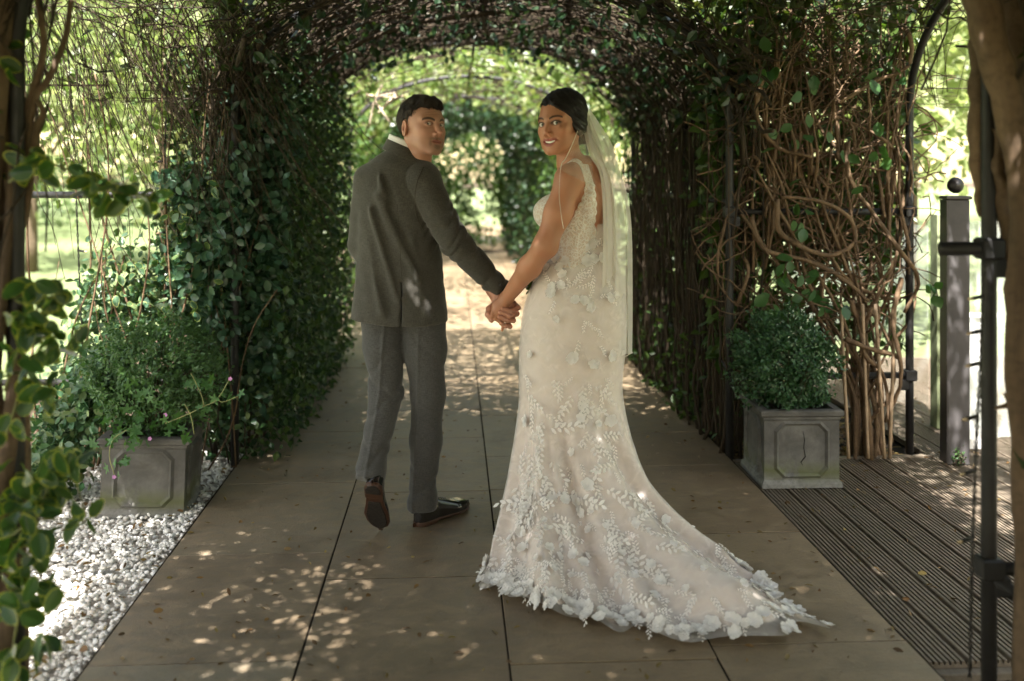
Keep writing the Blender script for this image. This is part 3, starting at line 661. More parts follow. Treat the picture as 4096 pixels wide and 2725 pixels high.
# geranium spilling from the left planter
M_GER = leaf_mat('geranium_leaf', [(.06, .145, .045), (.085, .175, .055), (.07, .16, .06)], .35, .5, True)
M_STEM = plain('green_stem', (.16, .17, .06), .5, .4, var=.3)
M_PETAL = plain('pink_petal', (.42, .20, .40), .6, .2, var=.2)
ger = thing('geranium', 'trailing geranium with cut leaves and tiny pink flowers spilling from the left planter', 'plant', (pc.x, pc.y, .28)); bpy.context.view_layer.update(); L0 = np.array(ger.location)
gz = pc.y
P = []
for (a, bb, d, k, sp) in ((310, 1005, 4.06, 12, 26), (400, 985, 4.08, 10, 22), (360, 945, 4.1, 10, 28), (245, 1000, 4.05, 7, 16), (262, 1065, 4.02, 7, 14), (500, 905, 4.1, 6, 14), (532, 905, 4.1, 6, 12), (470, 935, 4.1, 4, 10), (330, 900, 4.1, 8, 30), (440, 880, 4.15, 6, 24), (300, 960, 4.1, 6, 20)):
    for _ in range(k): P.append(at(a + rng.normal(0, sp), bb + rng.normal(0, sp * .7), d + rng.normal(0, .03)))
leaf_objects(np.array(P) - L0, .052, M_GER, T_LOBE, ger, (0, -.4, -.6), (0, -1, .5), 1.0)
for c in ([(380, 975), (430, 955), (470, 935), (500, 920), (530, 870)], [(470, 935), (462, 905), (440, 860)], [(500, 920), (515, 925), (548, 912)], [(300, 985), (262, 1010), (252, 1050), (265, 1098)], [(425, 930), (440, 960), (447, 1000)]):
    q = smooth_path([at(a, bb, 4.07) for a, bb in c], 14) - L0; V, F = tube(q, .0022, 5); obj('stem', npmesh('stem', V, F, M_STEM), ger)
for (a, bb) in ((530, 872), (381, 955), (263, 1098), (345, 1010)):
    fl = Mix(); c0 = at(a, bb, 4.05) - L0
    for k in range(5):
        an = k * 1.2566; fl.add(*leaf_batch(c0[None], np.array([(math.cos(an), -.25, math.sin(an))]), np.array([(0, -1, .1)]), .0095, .008, T_OVAL))
    o = obj('flower', fl.mesh('flower', M_PETAL), ger)
# ================================================================== LEFT TRELLIS PLANTS
M_EUO = leaf_mat('euonymus_leaf', [(.05, .12, .05), (.075, .15, .07), (.055, .125, .075), (.10, .17, .06)], .25, .34, True, edge=(.38, .42, .13), spec=.5)
# outline ring, inner ring and midrib, 'edge' = 1 on the rim
def vari_template():
    k = 12; V = []; E = []
    for sc, e in ((1.0, 1.0), (.74, .25), (.35, 0.0)):
        for i in range(k):
            a = 2 * math.pi * i / k; u = .5 + .5 * sc * math.cos(a); v = .5 * sc * math.sin(a) * (1 - .12 * math.cos(a)) * (1.0 - .25 * abs(math.cos(a)) ** 3)
            V.append((u, v, .10 * abs(v) * 2 - .10 * (u - .3) ** 2)); E.append(e)
    V.append((.5, 0, -.03)); E.append(0)
    F = [(r * k + i, r * k + (i + 1) % k, (r + 1) * k + (i + 1) % k, (r + 1) * k + i) for r in range(2) for i in range(k)]
    T = [(2 * k + i, 2 * k + (i + 1) % k, 3 * k) for i in range(k)]
    return (np.array(V), [np.array(F), np.array(T)]), np.array(E)
T_VARI, E_VARI = vari_template()
euo = thing('euonymus_bush', 'variegated euonymus climbing the left trellis behind the planter', 'shrub', (-1.45, YB - .05, 0)); bpy.context.view_layer.update(); L0 = np.array(euo.location)
def blobs(lst, dep):
    P = []
    for (a, bb, sx, sy, k) in lst:
        for _ in range(k): P.append(at(a + rng.normal(0, sx * .55), bb + rng.normal(0, sy * .55), dep + rng.normal(0, .06)))
    return np.array(P)
near = blobs([(430, 560, 60, 80, 60), (330, 690, 70, 70, 55), (270, 600, 60, 60, 26), (470, 690, 50, 90, 55), (200, 740, 50, 60, 22), (500, 420, 40, 60, 26), (420, 400, 50, 50, 18), (150, 900, 40, 70, 18), (250, 560, 30, 60, 14)], 4.85)
leaf_objects(near - L0, .05, M_EUO, T_VARI, euo, (0, -.3, -.3), (0, -1, .5), .62, edge=E_VARI)
M_EUOC = leaf_mat('euonymus_mass', [(.055, .13, .06), (.09, .17, .085), (.06, .13, .08), (.16, .21, .09), (.05, .11, .05)], .25, .34, spec=.5)
P = blobs([(430, 580, 80, 110, 900), (340, 700, 110, 90, 900), (480, 720, 60, 120, 800), (240, 720, 80, 90, 420), (170, 930, 90, 110, 800), (120, 1080, 80, 70, 500), (500, 440, 60, 90, 420), (540, 900, 60, 120, 500), (230, 1010, 60, 80, 450), (90, 1140, 60, 40, 220)], 4.98)
P = np.concatenate([P, blobs([(150, 980, 70, 60, 500), (120, 1070, 60, 50, 500), (200, 930, 60, 50, 350), (80, 1120, 40, 30, 200), (230, 860, 60, 50, 300)], 4.38)])
P[:, 2] = np.maximum(P[:, 2], .01)
leaf_cloud('foliage', P - L0, .047, M_EUOC, T_OVAL, (0, -.3, -.2), (0, -.9, .6), .6, euo, True)
T = Mix()
for i in range(24):
    x = rng.uniform(WXL, XA); y = YB + rng.normal(0, .05); top = rng.uniform(.8, 2.3); am = rng.uniform(.02, .10); dr = rng.normal(0, .25)
    pts = smooth_path([(x + dr * t + am * math.sin(5 * t + i), y + rng.normal(0, .02), top * t - .02) for t in np.linspace(0, 1, 7)], 20)
    V, F = tube(pts - L0, np.linspace(.006, .003, 20) * rng.uniform(.6, 1.3), 5); obj('stem', npmesh('stem', V, F, M_VINE), euo)
# thin dark sprays falling from the roof over the left panel
sp = thing('climbing_vine', 'fine dark hanging twigs with sparse pale leaves in the left trellis opening', 'vine', (-1.6, YB, 1.8)); L0 = np.array(sp.location)
m, n = 230, 12
x0 = XA + .05 - rng.random(m) ** 1.25 * 1.15; W = np.linspace(0, 1, n)[None]
ln = rng.uniform(.4, 1.15, (m, 1)); sl = rng.normal(.28, .28, (m, 1))
P = np.stack([x0[:, None] + sl * ln * W + np.cumsum(rng.normal(0, .010, (m, n)), 1), YB + rng.normal(0, .10, (m, 1)) - .10 * (1 - W) + 0 * x0[:, None], 2.38 - rng.random((m, 1)) * .5 - ln * W + np.cumsum(rng.normal(0, .006, (m, n)), 1)], -1) - L0
T = Mix().add(*tube_batch(P, rng.uniform(.0012, .0030, (m, 1)) * np.linspace(1.1, .6, n)[None], 4)); o = obj('twigs', T.mesh('twigs', M_VINE_DK), sp); o['kind'] = 'stuff'
m = 760; P = np.stack([rng.uniform(WXL, XA, m), YB + rng.uniform(-.05, .3, m), 1.25 + 1.15 * rng.random(m) ** .8], -1)
leaf_cloud('foliage', P - L0, .058, M_BRIGHT, T_DIA, (0, 0, -.7), (0, -.8, .3), .66, sp)
P = blobs([(610, 330, 60, 90, 700), (520, 250, 45, 90, 500), (600, 520, 50, 120, 900), (560, 650, 50, 90, 500), (590, 800, 50, 90, 450)], 5.0)
P = np.concatenate([P, blobs([(470, 470, 60, 60, 260), (420, 420, 50, 40, 120), (510, 560, 50, 80, 260), (450, 620, 60, 60, 180), (540, 420, 40, 80, 160), (500, 720, 50, 60, 120)], 4.82)])
leaf_cloud('creeper_leaves', P - L0, .056, M_BLUE, T_OVAL, (0, -.2, -.7), (0, -.9, .4), .66, sp, True)

# ================================================================== NEAR LEFT POST: TRUNK AND VARIEGATED LEAVES
M_TRUNK = bark_mat('trunk_bark', (.075, .052, .036), (.19, .135, .09), 9, (1, 1, .12))
lt = thing('vine_trunk', 'twisted dark vine trunk wound round the near left post', 'trunk', (XA, YA, 0)); L0 = np.array(lt.location)
for k in range(5):
    ph = k * 1.256; z = np.linspace(-.05, 2.5, 40)
    P = np.stack([XA - .045 + .038 * np.cos(ph + z * 2.3) + .01 * np.sin(z * 5 + k), YA + .01 + .038 * np.sin(ph + z * 2.3), z], -1) - L0
    V, F = tube(P, .020 + .006 * math.sin(k * 2.1) + .003 * np.sin(z * 7 + k), 8); obj('stem', npmesh('stem', V, F, M_TRUNK), lt)
for c in ([(62, 400), (75, 240), (110, 185), (150, 90), (165, -10)], [(40, 560), (62, 470), (84, 300), (100, 260), (78, 220)], [(20, 480), (60, 260), (100, 120), (85, -10)], [(30, 800), (20, 600), (48, 420), (70, 330)], [(8, 700), (30, 540), (12, 380), (5, 250)]):
    P = smooth_path([at(a, bb, 2.45) for a, bb in c], 22) - L0; V, F = tube(P, np.linspace(.011, .007, 22), 7); obj('stem', npmesh('stem', V, F, M_TRUNK), lt)
nv = thing('variegated_euonymus', 'large yellow-edged variegated leaves in front of the near left post', 'shrub', (XA, YA - .12, 0)); bpy.context.view_layer.update(); L0 = np.array(nv.location)
M_VARI = leaf_mat('variegated_leaf', [(.035, .085, .02), (.05, .11, .028), (.04, .095, .03), (.065, .12, .03)], .35, .36, True, edge=(.36, .38, .055), spec=.5)
P = blobs([(110, 690, 34, 40, 16), (60, 760, 50, 60, 20), (130, 790, 45, 30, 12), (110, 650, 40, 20, 5), (40, 850, 60, 40, 14), (105, 890, 30, 22, 8), (30, 960, 30, 30, 6), (20, 1110, 30, 30, 6), (110, 1110, 60, 40, 20), (60, 1180, 50, 40, 14), (150, 1050, 45, 30, 9), (195, 1200, 22, 18, 6), (80, 1240, 40, 40, 12), (30, 1290, 30, 40, 8), (105, 1350, 50, 20, 12), (20, 1400, 40, 40, 10), (85, 1480, 25, 30, 8), (20, 1500, 40, 40, 10), (25, 1210, 35, 40, 10)], 2.34)
Q = blobs([(80, 370, 40, 16, 8), (120, 385, 30, 20, 8), (40, 385, 30, 30, 5), (180, 400, 30, 20, 6), (215, 420, 30, 16, 7), (250, 435, 25, 15, 6), (300, 450, 30, 14, 7), (340, 455, 15, 12, 3), (10, 150, 20, 40, 5), (20, 40, 25, 30, 5)], 2.42)
P = np.concatenate([P, Q]); P[:, 2] = np.maximum(P[:, 2], .03)
leaf_objects(P - L0, .062, M_VARI, T_VARI, nv, (.15, -.35, -.65), (0, -1, .55), .64, edge=E_VARI)
for c in ([(20, 1568), (60, 1300), (110, 1120), (150, 1050), (200, 1190)], [(10, 900), (60, 760), (120, 660), (150, 640)], [(30, 1400), (60, 1330), (140, 1345)], [(20, 420), (90, 375), (180, 400), (250, 438), (340, 452)], [(10, 1250), (80, 1200), (190, 1195)], [(15, 1000), (60, 880), (120, 890)]):
    q = smooth_path([at(a, bb, 2.38) for a, bb in c], 18) - L0; q[:, 2] = np.maximum(q[:, 2], 0); V, F = tube(q, np.linspace(.004, .002, 18), 5); obj('stem', npmesh('stem', V, F, M_STEM), nv)

# ================================================================== NEAR RIGHT POST: TRUNKS, LIGHT CABLE
rt = thing('vine_trunk', 'heavy brown vine trunks leaning over the near right post', 'trunk', tuple(at(2345, 1568, 2.45) * np.array((1, 1, 0)))); L0 = np.array(rt.location)
def trunk(c, r, dep=2.45, sides=12, n=30):
    P = smooth_path([at(a, bb, dep) for a, bb in c], n); P[0, 2] = P[0, 2]
    rr = np.interp(np.linspace(0, 1, n), np.linspace(0, 1, len(r)), r) * (1 + .05 * np.sin(np.linspace(0, 20, n)))
    V, F = tube(P - L0, rr, sides)
    V = V + .004 * np.sin(V[:, [2, 0, 1]] * 60) + .0035 * np.sin(V[:, [1, 2, 0]] * 140 + V[:, [0, 1, 2]] * 35)
    obj('trunk_limb', npmesh('trunk_limb', V, F, M_TRUNK), rt)
trunk([(2372, 1640), (2368, 1300), (2352, 1000), (2345, 700), (2362, 480), (2330, 260), (2285, 120), (2245, -60)], (.036, .034, .033, .038, .043, .040, .044))
trunk([(2352, 420), (2345, 200), (2330, 60), (2325, -60)], (.03, .036, .04), 2.52)
trunk([(2262, 500), (2252, 400), (2250, 250), (2258, 60), (2262, -60)], (.008, .022, .026, .028), 2.62)
trunk([(2335, 660), (2318, 520), (2300, 400), (2296, 300)], (.012, .02, .015), 2.56)
for c in ([(2357, 480), (2330, 420), (2325, 400)], [(2357, 980), (2325, 930), (2312, 905)], [(2325, 932), (2290, 940)], [(2357, 640), (2330, 610)], [(2340, 700), (2318, 690)]):
    P = smooth_path([at(a, bb, 2.45) for a, bb in c], 8) - L0; V, F = tube(P, np.linspace(.008, .004, 8), 6); obj('twig', npmesh('twig', V, F, M_TRUNK), rt)
M_CABLE = plain('black_cable', (.012, .011, .010), .5, .4); M_BULB = plain('clear_bulb', (.55, .42, .25), .25, .6)
def light_string(pts, label, bulbs, dep=None, side=-1):
    t = thing('string_light', label, 'string lights', tuple(pts[-1] * np.array((1, 1, 0)))); L0 = np.array(t.location)
    n = 70; P = smooth_path(pts, n); w = np.linspace(0, 1, n)
    for k in range(2):
        Q = P + np.stack([.004 * np.cos(w * 150 + k * 3.14), .004 * np.sin(w * 150 + k * 3.14), 0 * w], -1) - L0
        V, F = tube(Q, .0026, 5); obj('cable', npmesh('cable', V, F, M_CABLE), t)
    for f in bulbs:
        p = P[int(f * (n - 1))] - L0; q = p + np.array((side * .034, -.01, -.004))
        V, F = tube([p, p * .3 + q * .7, q], .0055, 7); obj('socket', npmesh('socket', V, F, M_CABLE), t)
        d = (q - p); V, F = tube([q, q + d * .2, q + d * .4], np.array((.004, .004, .001)), 7); obj('bulb', npmesh('bulb', V, F, M_BULB), t)
light_string([at(2268, 600, 2.5), at(2262, 720, 2.5), at(2256, 860, 2.5), at(2248, 1000, 2.5), at(2243, 1130, 2.5), at(2238, 1280, 2.5), at(2232, 1560, 2.5)], 'black cable of small fairy lights tied along the near right post', (.12, .22, .31, .45, .62, .8))
light_string([at(150, 40, 4.9), at(170, 300, 4.9), at(178, 520, 4.9), at(190, 800, 4.9)], 'black fairy light cable hanging nearest the left edge of the left trellis', (.2, .5, .75), side=1)
light_string([at(385, 140, 4.9), at(380, 400, 4.9), at(384, 560, 4.9), at(382, 700, 4.9)], 'black fairy light cable hanging in front of the euonymus on the left trellis', (.3, .62, .85), side=-1)

# ================================================================== POSTS AND GLASS ON THE RIGHT
M_PBLK = plain('black_post_paint', (.018, .016, .017), .4, .5, var=.3, scale=15); M_PGREY = plain('grey_post_face', (.055, .051, .052), .6, .4, var=.25, scale=9)
M_WHITE = plain('white_paint', (.78, .78, .80), .5, .4, var=.06)
bp = gr(2211, 1066); fp = thing('balustrade_post', 'dark square timber post with a black ball finial on the decking', 'post', (bp[0], bp[1] + .05, -.01), -.16)
V, F = box((-.05, -.05, 0), (.05, .05, 1.30), .004); obj('post', npmesh('post', V, F, M_PGREY, False), fp)
V, F = box((-.058, -.052, 0), (-.0505, .052, 1.298), .001); obj('side_strip', npmesh('side_strip', V, F, M_PBLK, False), fp)
V, F = box((-.06, -.06, 1.30), (.06, .06, 1.318), .005); obj('cap', npmesh('cap', V, F, M_PBLK, False), fp)
a = np.linspace(-math.pi / 2, math.pi / 2, 14); V, F = tube_batch(np.array([[(0, 0, 1.318 + .012 + .040 + .040 * math.sin(q)) for q in a]]), np.array([np.maximum(.040 * np.cos(a), .012)]), 18); obj('ball_finial', npmesh('ball_finial', V, F, M_PBLK), fp)
wp = gr(2262, 1030); wpt = thing('white_post', 'short white painted post with a sloping cap behind the dark post', 'post', (wp[0], wp[1] + .05, -.01), -.1)
V, F = box((-.062, -.055, 0), (.062, .055, .68), .004); obj('post', npmesh('post', V, F, M_WHITE, False), wpt)
V, F = box((-.078, -.07, .68), (.078, .07, .70), .004); V[:, 2] += .12 * (-V[:, 1]) * (V[:, 2] > .69); obj('cap', npmesh('cap', V, F, M_WHITE, False), wpt)
b = NB('balustrade_glass'); b.col((.82, .9, .84)); b.set(Roughness=.04, IOR=1.2, Alpha=.16); b.b.inputs['Specular IOR Level'].default_value = .5
M_GLASS = b.m
tp = at(2165, 1010, 5.6)
tpo = thing('timber_post', 'greenish timber post behind the glass panel', 'post', (tp[0], tp[1], -.01)); V, F = box((-.04, -.04, 0), (.04, .04, 1.2), .004); obj('post', npmesh('post', V, F, plain('green_timber', (.20, .23, .13), .7, .3, var=.3), False), tpo)
def glass(p, q, z0, z1, label):
    p = np.array(p); q = np.array(q); d = unit((q - p)[None])[0]; nn = np.array((-d[1], d[0])) * .004
    V = [(*(a + s * nn), z) for z in (z0, z1) for a, s in ((p, 1), (q, 1), (q, -1), (p, -1))]
    F = np.array([(3, 2, 1, 0), (4, 5, 6, 7), (0, 1, 5, 4), (1, 2, 6, 5), (2, 3, 7, 6), (3, 0, 4, 7)])
    tag(obj('glass_panel', npmesh('glass_panel', V, F, M_GLASS, False)), label, 'glass panel')
glass((bp[0] - .02, bp[1] + .12), (tp[0] + .02, tp[1] - .06), .06, 1.12, 'clear glass balustrade panel between the dark post and the greenish post')
glass((tp[0] - .05, tp[1] + .05), (2.46, 7.45), .06, 1.12, 'clear glass balustrade panel running back along the decking to the lawn')
glass((bp[0] + .07, bp[1] + .06), (bp[0] + 1.2, bp[1] + .25), .10, 1.18, 'clear glass balustrade panel right of the dark post')
# canes in the bed
M_CANE = plain('bamboo_cane', (.27, .19, .12), .55, .4, var=.25)
bt = (('first bamboo cane from the planter in the trellis bed', 1935, 1945), ('second bamboo cane from the planter in the trellis bed', 1985, 1990), ('third bamboo cane from the planter in the trellis bed', 2015, 2028), ('bamboo cane nearest the right post of the trellis bed', 2060, 2040))
for lab, xt, xb in bt:
    p, q = at(xb + 8, 1055, 4.90), at(xt, 700, 4.92); z = np.linspace(0, 1, 14); P = p + (q - p) * z[:, None]; L0 = p * np.array((1, 1, 0))
    V, F = tube(P - L0, .0085 + .0012 * (np.arange(14) % 4 == 0), 7); tag(obj('bamboo_cane', npmesh('bamboo_cane', V, F, M_CANE), None, tuple(L0)), lab, 'cane')
sx = gr(2196, 1060); sdl = box_bush((sx[0], sx[1] - .03, .03), .022, .03, 40, 'tiny green seedling at the foot of the dark post', M_BOXN, 'seedling', .014)

# ================================================================== TREES AND SHRUBS BEYOND
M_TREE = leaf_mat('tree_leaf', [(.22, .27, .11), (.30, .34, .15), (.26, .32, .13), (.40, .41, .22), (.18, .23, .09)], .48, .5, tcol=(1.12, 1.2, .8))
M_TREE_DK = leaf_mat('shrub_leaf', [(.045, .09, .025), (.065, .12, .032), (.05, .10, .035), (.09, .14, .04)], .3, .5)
M_TBARK = bark_mat('tree_bark', (.07, .052, .036), (.15, .115, .08), 5)
def tree(x, y, h, r, n, label, mat=M_TREE, cat='tree', name='garden_tree', z0=.25, leaf=.20, group=None):
    t = thing(name, label, cat, (x, y, -.03), 0, group)
    T = Mix(); P = smooth_path([(0, 0, 0), (rng.normal(0, .1), 0, h * .3), (rng.normal(0, .2), rng.normal(0, .2), h * .75)], 10)
    T.add(*tube(P, np.linspace(.013 * h + .02, .015, 10), 8))
    V, F = tube(P, np.linspace(.013 * h + .02, .015, 10), 8); tr = obj('trunk', npmesh('trunk', V, F, M_TBARK), t)
    k = 26; cen = rdir(k) * (rng.random((k, 1)) ** .33) * np.array((r, r, h * (1 - z0) * .5)) * .85 + np.array((0, 0, h * (1 + z0) * .5))
    for j in range(9):
        s = P[rng.integers(3, 9)]; e = cen[j]; Q = smooth_path([s, s * .5 + e * .5 + np.array((0, 0, .15)), e], 7)
        V, F = tube(Q, np.linspace(.035, .01, 7) * h / 6, 5); obj('limb', npmesh('limb', V, F, M_TBARK), t)
    c = cen[rng.integers(0, k, n)]; sc = r * .34
    P = c + rng.normal(0, 1, (n, 3)) * np.array((sc, sc, sc * .75)); P[:, 2] = np.maximum(P[:, 2], .05)
    L = leaf * rng.uniform(.6, 1.3, n); V, F = leaf_batch(P, rdir(n, (0, 0, -.4)), rdir(n, (0, -.5, .6)), L, L * .65, T_DIA)
    o = obj('crown', npmesh('crown', V, F, mat, False), t); o['kind'] = 'stuff'
    return t
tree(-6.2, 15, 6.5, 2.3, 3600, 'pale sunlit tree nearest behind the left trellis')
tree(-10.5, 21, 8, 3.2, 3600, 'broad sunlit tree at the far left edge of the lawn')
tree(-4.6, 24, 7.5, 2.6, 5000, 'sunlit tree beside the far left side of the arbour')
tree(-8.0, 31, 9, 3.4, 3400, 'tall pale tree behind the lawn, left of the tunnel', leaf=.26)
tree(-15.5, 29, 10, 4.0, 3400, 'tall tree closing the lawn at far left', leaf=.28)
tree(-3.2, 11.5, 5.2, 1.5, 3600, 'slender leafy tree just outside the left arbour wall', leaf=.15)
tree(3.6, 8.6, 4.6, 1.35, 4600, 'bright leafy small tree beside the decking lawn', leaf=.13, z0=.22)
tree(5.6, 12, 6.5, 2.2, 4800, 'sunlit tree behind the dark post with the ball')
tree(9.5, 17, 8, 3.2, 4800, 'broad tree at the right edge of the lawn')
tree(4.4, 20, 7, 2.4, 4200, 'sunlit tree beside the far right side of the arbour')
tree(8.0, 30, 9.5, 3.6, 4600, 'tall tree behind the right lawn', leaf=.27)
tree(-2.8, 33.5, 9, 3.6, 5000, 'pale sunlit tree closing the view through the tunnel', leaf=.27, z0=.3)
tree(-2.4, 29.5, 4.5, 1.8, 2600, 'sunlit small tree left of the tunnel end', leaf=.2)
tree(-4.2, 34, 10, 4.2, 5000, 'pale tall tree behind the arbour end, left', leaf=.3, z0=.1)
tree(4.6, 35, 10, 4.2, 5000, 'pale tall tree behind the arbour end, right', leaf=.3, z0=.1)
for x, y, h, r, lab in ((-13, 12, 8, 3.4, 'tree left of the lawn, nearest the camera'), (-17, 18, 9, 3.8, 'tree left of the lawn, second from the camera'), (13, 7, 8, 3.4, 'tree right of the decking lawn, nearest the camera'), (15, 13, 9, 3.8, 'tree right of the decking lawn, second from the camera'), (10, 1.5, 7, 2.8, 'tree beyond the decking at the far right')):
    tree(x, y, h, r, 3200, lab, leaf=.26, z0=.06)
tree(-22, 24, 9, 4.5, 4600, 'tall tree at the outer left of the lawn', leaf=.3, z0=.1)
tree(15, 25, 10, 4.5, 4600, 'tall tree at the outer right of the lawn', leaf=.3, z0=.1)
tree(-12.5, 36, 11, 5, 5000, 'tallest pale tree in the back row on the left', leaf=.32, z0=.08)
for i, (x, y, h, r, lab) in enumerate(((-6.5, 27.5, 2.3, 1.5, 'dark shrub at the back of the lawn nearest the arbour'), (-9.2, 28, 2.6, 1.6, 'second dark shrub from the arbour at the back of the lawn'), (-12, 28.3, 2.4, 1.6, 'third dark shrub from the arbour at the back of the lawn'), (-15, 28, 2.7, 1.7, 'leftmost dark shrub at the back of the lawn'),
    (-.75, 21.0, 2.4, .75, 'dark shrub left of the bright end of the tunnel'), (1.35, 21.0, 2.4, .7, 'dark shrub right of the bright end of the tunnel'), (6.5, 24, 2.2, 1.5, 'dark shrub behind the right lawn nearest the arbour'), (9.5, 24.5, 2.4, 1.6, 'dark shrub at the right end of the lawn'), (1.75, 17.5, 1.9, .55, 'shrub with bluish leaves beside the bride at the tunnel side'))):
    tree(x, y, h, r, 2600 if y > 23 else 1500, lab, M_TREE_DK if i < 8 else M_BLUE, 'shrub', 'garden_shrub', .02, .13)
# ================================================================== FALLEN LEAVES
def litter(name, X, Y, Z, L, cols, label):
    m = len(X); P = np.stack([X, Y, Z], -1); mt = leaf_mat('litter_' + name, cols, .15, .7)
    L = L * rng.uniform(.5, 1.3, m); V, F = leaf_batch(P, rdir(m, (0, 0, 0)) * np.array((1, 1, .25)), rdir(m, (0, 0, 2.2)), L, L * rng.uniform(.25, .6, m), T_OVAL)
    tag(obj(name, npmesh(name, V, F, mt)), label, 'fallen leaves', None, 'stuff')
BR = [(.16, .085, .035), (.22, .13, .05), (.12, .07, .035), (.26, .19, .06), (.09, .055, .03)]
m = 700; litter('path_litter', rng.uniform(XL, XR, m), 2.4 + 6 * rng.random(m) ** 1.2, np.full(m, .006), .026, BR, 'small dry leaves scattered over the path slabs')
m = 520; litter('deck_litter', rng.uniform(1.4, 3.6, m), rng.uniform(2.8, 7.2, m), np.full(m, -.002), .028, BR, 'dry brown leaves scattered over the decking')
m = 260; litter('gravel_litter', XL - .02 - rng.random(m) ** 1.6 * 1.2, rng.uniform(2.3, 4.9, m), np.full(m, .006), .032, BR, 'brown leaf scraps lying on the white gravel')
m = 2200; litter('bed_litter', rng.uniform(1.38, 2.3, m) , 4.95 + rng.random(m) ** 1.5 * 2.4, np.full(m, -.04) + rng.random(m) * .02, .045, BR, 'brown leaf litter in the bed along the right tunnel wall')
# ================================================================== PEOPLE: signed-distance sculpting helpers
def sd_ell(P, c, r):
    q = (P - np.asarray(c, np.float32)); r = np.asarray(r, np.float32)
    k0 = np.sqrt(((q / r) ** 2).sum(-1)); k1 = np.sqrt(((q / (r * r)) ** 2).sum(-1))
    return k0 * (k0 - 1) / np.maximum(k1, 1e-6)
def sd_rell(P, c, r, M):             # rotated ellipsoid, M columns = axes
    return sd_ell((P - np.asarray(c, np.float32)) @ np.asarray(M, np.float32), (0, 0, 0), r)
def sd_cap(P, a, b, ra, rb=None):
    a = np.asarray(a, np.float32); b = np.asarray(b, np.float32); rb = ra if rb is None else rb
    ba = b - a; h = np.clip(((P - a) @ ba) / max(float(ba @ ba), 1e-9), 0, 1)
    return np.linalg.norm(P - a - h[:, None] * ba, axis=-1) - (ra + (rb - ra) * h)
def sd_chain(P, pts, rs, k=.004):
    d = None
    for i in range(len(pts) - 1):
        e = sd_cap(P, pts[i], pts[i + 1], rs[i], rs[i + 1]); d = e if d is None else smin(d, e, k)
    return d
def smin(a, b, k):
    h = np.clip(.5 + .5 * (b - a) / k, 0, 1); return b + (a - b) * h - k * h * (1 - h)
def smax(a, b, k): return -smin(-a, -b, k)
def gauss(P, c, s): return np.exp(-(((P - np.asarray(c, np.float32)) / np.asarray(s, np.float32)) ** 2).sum(-1))
def surface_nets(D, lo, h):
    S = D < 0
    c = np.zeros(tuple(np.array(D.shape) - 1), np.int8)
    for dx in (0, 1):
        for dy in (0, 1):
            for dz in (0, 1): c += S[dx:S.shape[0] - 1 + dx, dy:S.shape[1] - 1 + dy, dz:S.shape[2] - 1 + dz]
    I = np.argwhere((c > 0) & (c < 8)); del c
    idx = np.full(tuple(np.array(D.shape) - 1), -1, np.int32); idx[tuple(I.T)] = np.arange(len(I))
    acc = np.zeros((len(I), 3)); cnt = np.zeros(len(I))
    cr = [np.array((x, y, z)) for x in (0, 1) for y in (0, 1) for z in (0, 1)]
    for A in cr:
        for ax in range(3):
            if A[ax]: continue
            B = A.copy(); B[ax] = 1
            da = D[tuple((I + A).T)]; db = D[tuple((I + B).T)]; m = (da < 0) != (db < 0)
            t = np.where(m, da / np.where(m, da - db, 1), 0)
            acc += np.where(m[:, None], A + (B - A) * t[:, None], 0); cnt += m
    V = (I + acc / np.maximum(cnt, 1)[:, None]) * h + lo
    Fs = []
    for ax in range(3):
        u, w = (ax + 1) % 3, (ax + 2) % 3
        sl0 = [slice(None)] * 3; sl1 = [slice(None)] * 3; sl0[ax] = slice(0, -1); sl1[ax] = slice(1, None)
        a, b_ = S[tuple(sl0)], S[tuple(sl1)]
        E = np.argwhere(a != b_); ok = (E[:, u] > 0) & (E[:, w] > 0) & (E[:, u] < D.shape[u] - 1) & (E[:, w] < D.shape[w] - 1); E = E[ok]
        eu = np.zeros(3, int); eu[u] = 1; ew = np.zeros(3, int); ew[w] = 1
        q = np.stack([idx[tuple((E - eu - ew).T)], idx[tuple((E - ew).T)], idx[tuple(E.T)], idx[tuple((E - eu).T)]], -1)
        fl = ~a[tuple(E.T)]; q[fl] = q[fl][:, ::-1]
        Fs.append(q[(q >= 0).all(1)])
    return V, np.concatenate(Fs)
def sdf_mesh(fn, lo, hi, h, bs=8):
    lo = np.asarray(lo, float); nb = np.ceil((np.asarray(hi, float) - lo) / (h * bs)).astype(int); n = nb * bs
    D = np.full(tuple(n), 1.0, np.float32)
    g = np.stack(np.meshgrid(*[np.arange(k) for k in nb], indexing='ij'), -1).reshape(-1, 3)
    cen = (lo + (g * bs + bs / 2 - .5) * h).astype(np.float32)
    d = fn(cen); D4 = D.reshape(nb[0], bs, nb[1], bs, nb[2], bs)
    D4[:] = np.where(d < 0, -1., 1.).reshape(nb)[:, None, :, None, :, None]
    act = g[np.abs(d) < h * bs * 1.35]
    loc = np.stack(np.meshgrid(*[np.arange(bs)] * 3, indexing='ij'), -1).reshape(-1, 3)
    for s in range(0, len(act), 1500):
        a = act[s:s + 1500]
        I = (a[:, None, :] * bs + loc[None]).reshape(-1, 3)
        D[tuple(I.T)] = fn((lo + I * h).astype(np.float32))
    V, F = surface_nets(D, lo, h)
    return V, F
def relax(V, F, it=1, lam=.5):
    n = len(V)
    for _ in range(it):
        a = np.zeros_like(V); c = np.zeros(n)
        for i in range(4):
            np.add.at(a, F[:, i], V[F[:, (i + 1) % 4]]); np.add.at(c, F[:, i], 1)
            np.add.at(a, F[:, i], V[F[:, (i + 3) % 4]]); np.add.at(c, F[:, i], 1)
        V = V + lam * (a / np.maximum(c, 1)[:, None] - V)
    return V
